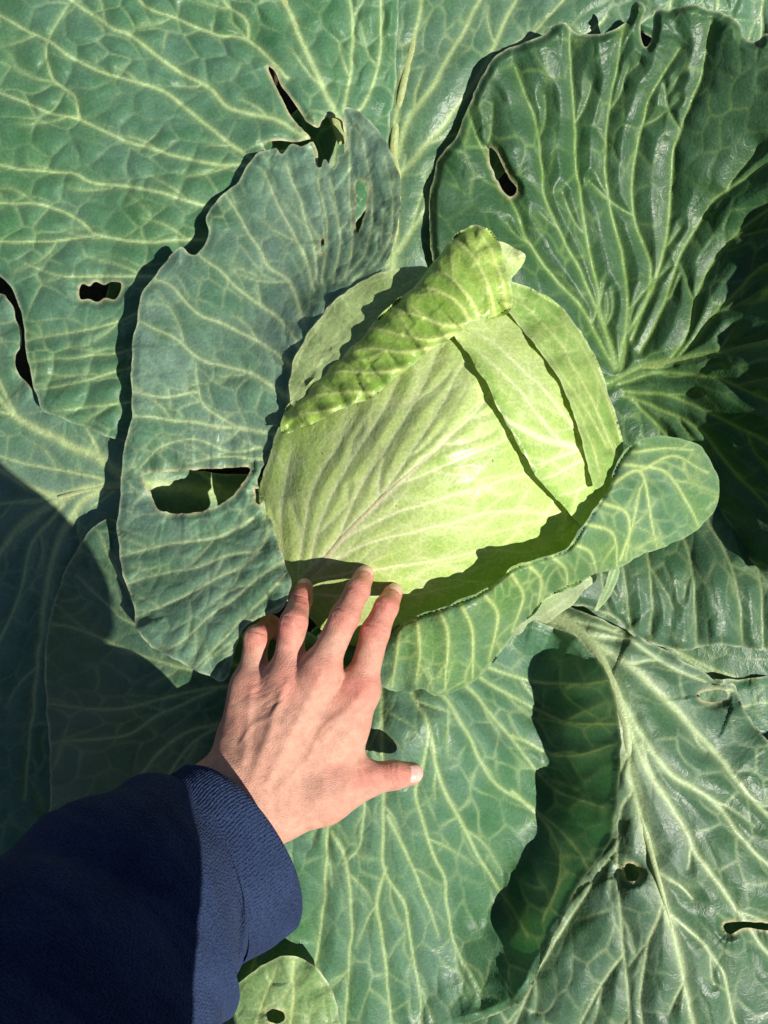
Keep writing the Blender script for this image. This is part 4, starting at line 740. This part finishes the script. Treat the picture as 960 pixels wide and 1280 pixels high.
# sleeve and cuff: rings between an upper and a lower outline
RINGS = [(270, 937, 352, 1165, .425, .040), (238, 959, 322, 1187, .432, .041), (204, 983, 288, 1207, .440, .044), (166, 976, 276, 1236, .448, .052), (120, 987, 263, 1268, .457, .058), (60, 1012, 242, 1325, .469, .060), (0, 1050, 215, 1400, .484, .062), (-70, 1098, 195, 1475, .498, .062), (-150, 1150, 150, 1560, .515, .062)]
def sweep(rings, n_len, n_ang, shape, name, mat, thick=None, flip=False):
    R = np.array(rings, float); U = W3(R[:, 0], R[:, 1], R[:, 4]); L = W3(R[:, 2], R[:, 3], R[:, 4])
    C = (U + L) / 2; H = np.linalg.norm(U - L, axis=1) / 2; D = np.hstack([C, H[:, None], R[:, 5:6], (U - L) / (2 * H[:, None])])
    t = np.linspace(0, len(R) - 1, n_len); Dq = np.zeros((n_len, D.shape[1])); Q0 = np.vstack([2 * D[0] - D[1], D, 2 * D[-1] - D[-2]])
    for k, tt in enumerate(t):
        i = min(int(tt), len(R) - 2); f = tt - i; a, b, c, d = Q0[i:i + 4]
        Dq[k] = .5 * (2 * b + (c - a) * f + (2 * a - 5 * b + 4 * c - d) * f * f + (3 * b - 3 * c + d - a) * f ** 3)
    Cc, Hh, Rz, Sv = Dq[:, :3], Dq[:, 3], Dq[:, 4], Dq[:, 5:8]; T = np.gradient(Cc, axis=0); T /= np.linalg.norm(T, axis=1)[:, None]
    Sv = Sv - T * (Sv * T).sum(1)[:, None]; Sv /= np.linalg.norm(Sv, axis=1)[:, None]; Uz = np.cross(T, Sv); Uz *= np.sign(Uz[:, 2:3])
    an = np.linspace(0, 2 * np.pi, n_ang, endpoint=False); r = shape(t[:, None], an[None, :])
    V = Cc[:, None] + Sv[:, None] * (Hh[:, None] * np.cos(an)[None])[..., None] * (1 + r)[..., None] + Uz[:, None] * (Rz[:, None] * np.sin(an)[None])[..., None] * (1 + r)[..., None]
    i = np.arange(n_len * n_ang).reshape(n_len, n_ang); q = np.stack([i[:-1], np.roll(i, -1, 1)[:-1], np.roll(i, -1, 1)[1:], i[1:]], -1).reshape(-1, 4)
    V = V - T[:, None] * (.022 * (np.maximum(np.sin(an), 0) ** 1.0)[None, :] - .006)[..., None]
    return V.reshape(-1, 3), q
def sleeve_shape(t, a):
    x = np.cos(a) * 3 + 0 * t; f = .035 * np.sin(t * 3.1 + 2.0 * np.sin(a) + 1.1) * np.clip((t - 2) / 1.0, 0, 1)
    f = f + .022 * vnoise(t * 1.7 + 0 * a, x + 5, 55) * np.clip((t - 2) / .5, 0, 1) + .012 * vnoise(t * 5 + 0 * a, x * 2.2, 56)
    f = f + .080 * np.exp(-((t - 2.20) / .13) ** 2) * (0.55 + 0.45 * np.sin(a - .4)) - .045 * np.exp(-((t - 2.66 - .25 * np.cos(a)) / .14) ** 2) * np.clip(np.sin(a), 0, 1) + .030 * np.exp(-((t - 3.5 + .6 * np.cos(a)) / .22) ** 2) - .028 * np.exp(-((t - 4.3 - .8 * np.cos(a)) / .2) ** 2) - .05 * np.clip(2.04 - t, 0, 1) * 3
    return f
def cuff_shape(t, a):
    rib = .014 * np.abs(np.sin(a * 82 + .8 * np.sin(t * 3))) ** .8
    return rib - .01 * np.exp(-((t - 0) / .10) ** 2) * 4 * (t < .3) + .01 * np.sin(t * 2.4) + .01 * vnoise(t * 3 + 0 * a, 3 * np.cos(a) + 0 * t, 57) - .02 * np.clip(t - 1.75, 0, 1)
SV, SQ = sweep([RINGS[1]] + RINGS[1:], 150, 160, lambda t, a: sleeve_shape(np.maximum(t, 0), a) - .08 * np.clip(1.9 - t, 0, 2), 'sleeve', M_NAVY)
keepr = (SQ // 160).min(1) > 0
jacket = chainsdf(torso[:4] + arms + fore)
JV, JQ = surface_nets(lambda p: np.maximum(jacket(p) - .008, -(p[:, 2] - .44)), (-.5, -1.1, .38), (.3, .05, 1.1), .012)
first = int(150 * 1.88 / 8)
SQ = SQ[(SQ.min(1) // 160) >= first]
V = np.vstack([SV, JV]); Qs = np.vstack([SQ, JQ + len(SV)])
jk = keep(mesh_np('sweatshirt', V, Qs, M_NAVY), person); jk['label'] = 'navy fleece sweatshirt with loose sleeve'
CV, CQ = sweep(RINGS[:3], 40, 164 * 6, lambda t, a: cuff_shape(t, a), 'cuff', M_NAVY)
na = 164 * 6; lip = CV[:na].copy(); cen = lip.mean(0); ax_ = cen - CV[-na:].mean(0); ax_ /= np.linalg.norm(ax_)
l1 = cen + (lip - cen) * .96 + ax_ * .0012; l2 = cen + (lip - cen) * .90 - ax_ * .002; l3 = cen + (lip - cen) * .88 - ax_ * .03
CV = np.vstack([CV, l1, l2, l3]); b0 = 40 * na; i = np.arange(na); j = np.roll(i, -1)
for a0, a1 in ((0, b0), (b0, b0 + na), (b0 + na, b0 + 2 * na)): CQ = np.vstack([CQ, np.stack([i + a0, i + a1, j + a1, j + a0], 1)])
cf = mesh_np('cuff', CV, CQ, M_NAVY); cf.parent = jk; cf['label'] = 'ribbed knit cuff'
TV, TQ = surface_nets(lambda p: np.maximum(chainsdf(torso[4:] + legs + [(hip, hip + Pv(0, .02, .04), .14, .14, .06)])(p) - .008, p[:, 2] - .50), (-.5, -1.15, .02), (.3, -.4, .6), .014)
keep(mesh_np('trousers', TV, TQ, M_JEANS), person)
XV, XQ = surface_nets(lambda p: np.maximum(chainsdf([(hdc + Pv(0, -.012, .012), hdc + Pv(0, -.03, -.05), .098, .085, .03)])(p), (p[:, 1] - hdc[1] - .05)), hdc - .16, hdc + .16, .008)
keep(mesh_np('hair', XV, XQ, M_HAIR), person)
for f in (fl, fr):
    XV, XQ = surface_nets(chainsdf([(f + Pv(0, -.06, -.015), f + Pv(0, .13, -.025), .045, .036, .02)]), f - .2, f + .2, .01); XV[:, 2] = np.maximum(XV[:, 2], .0)
    keep(mesh_np('shoe', XV, XQ, M_SHOE), person)
for nm, js in FING.items():                                     # fingernails
    a = jp(js[2]); b = jp(js[3]); r = js[3][3]; ax = b - a; ax /= np.linalg.norm(ax)
    up = Pv(0, 0, 1) if nm != 'thumb' else Pv(.25, .35, 1.0); up = up - ax * (up @ ax); up /= np.linalg.norm(up); sd2 = np.cross(ax, up)
    ns, nw = 14, 13; V = []
    for s_ in np.linspace(0, 1, ns):
        wdt = .90 * (1 - .55 * max(0, (s_ - .72) / .28) ** 2) * (1 - .35 * max(0, (.25 - s_) / .25) ** 2)
        along = -.0062 + s_ * (r * .92 + .0052)
        for u in np.linspace(-1, 1, nw):
            th = u * wdt; lift = 1.03 * math.sqrt(max(r * r - .8 * max(along, 0) ** 2, .2 * r * r)) + .0002 - (.0007 if abs(u) > .95 or s_ < .01 else 0)
            V.append(b + ax * along + (up * math.cos(th) + sd2 * math.sin(th)) * lift)
    i = np.arange(ns * nw).reshape(ns, nw); q = np.stack([i[:-1, :-1], i[:-1, 1:], i[1:, 1:], i[1:, :-1]], -1).reshape(-1, 4)
    o = mesh_np('fingernail', np.array(V), q, M_NAIL); keep(o, person)
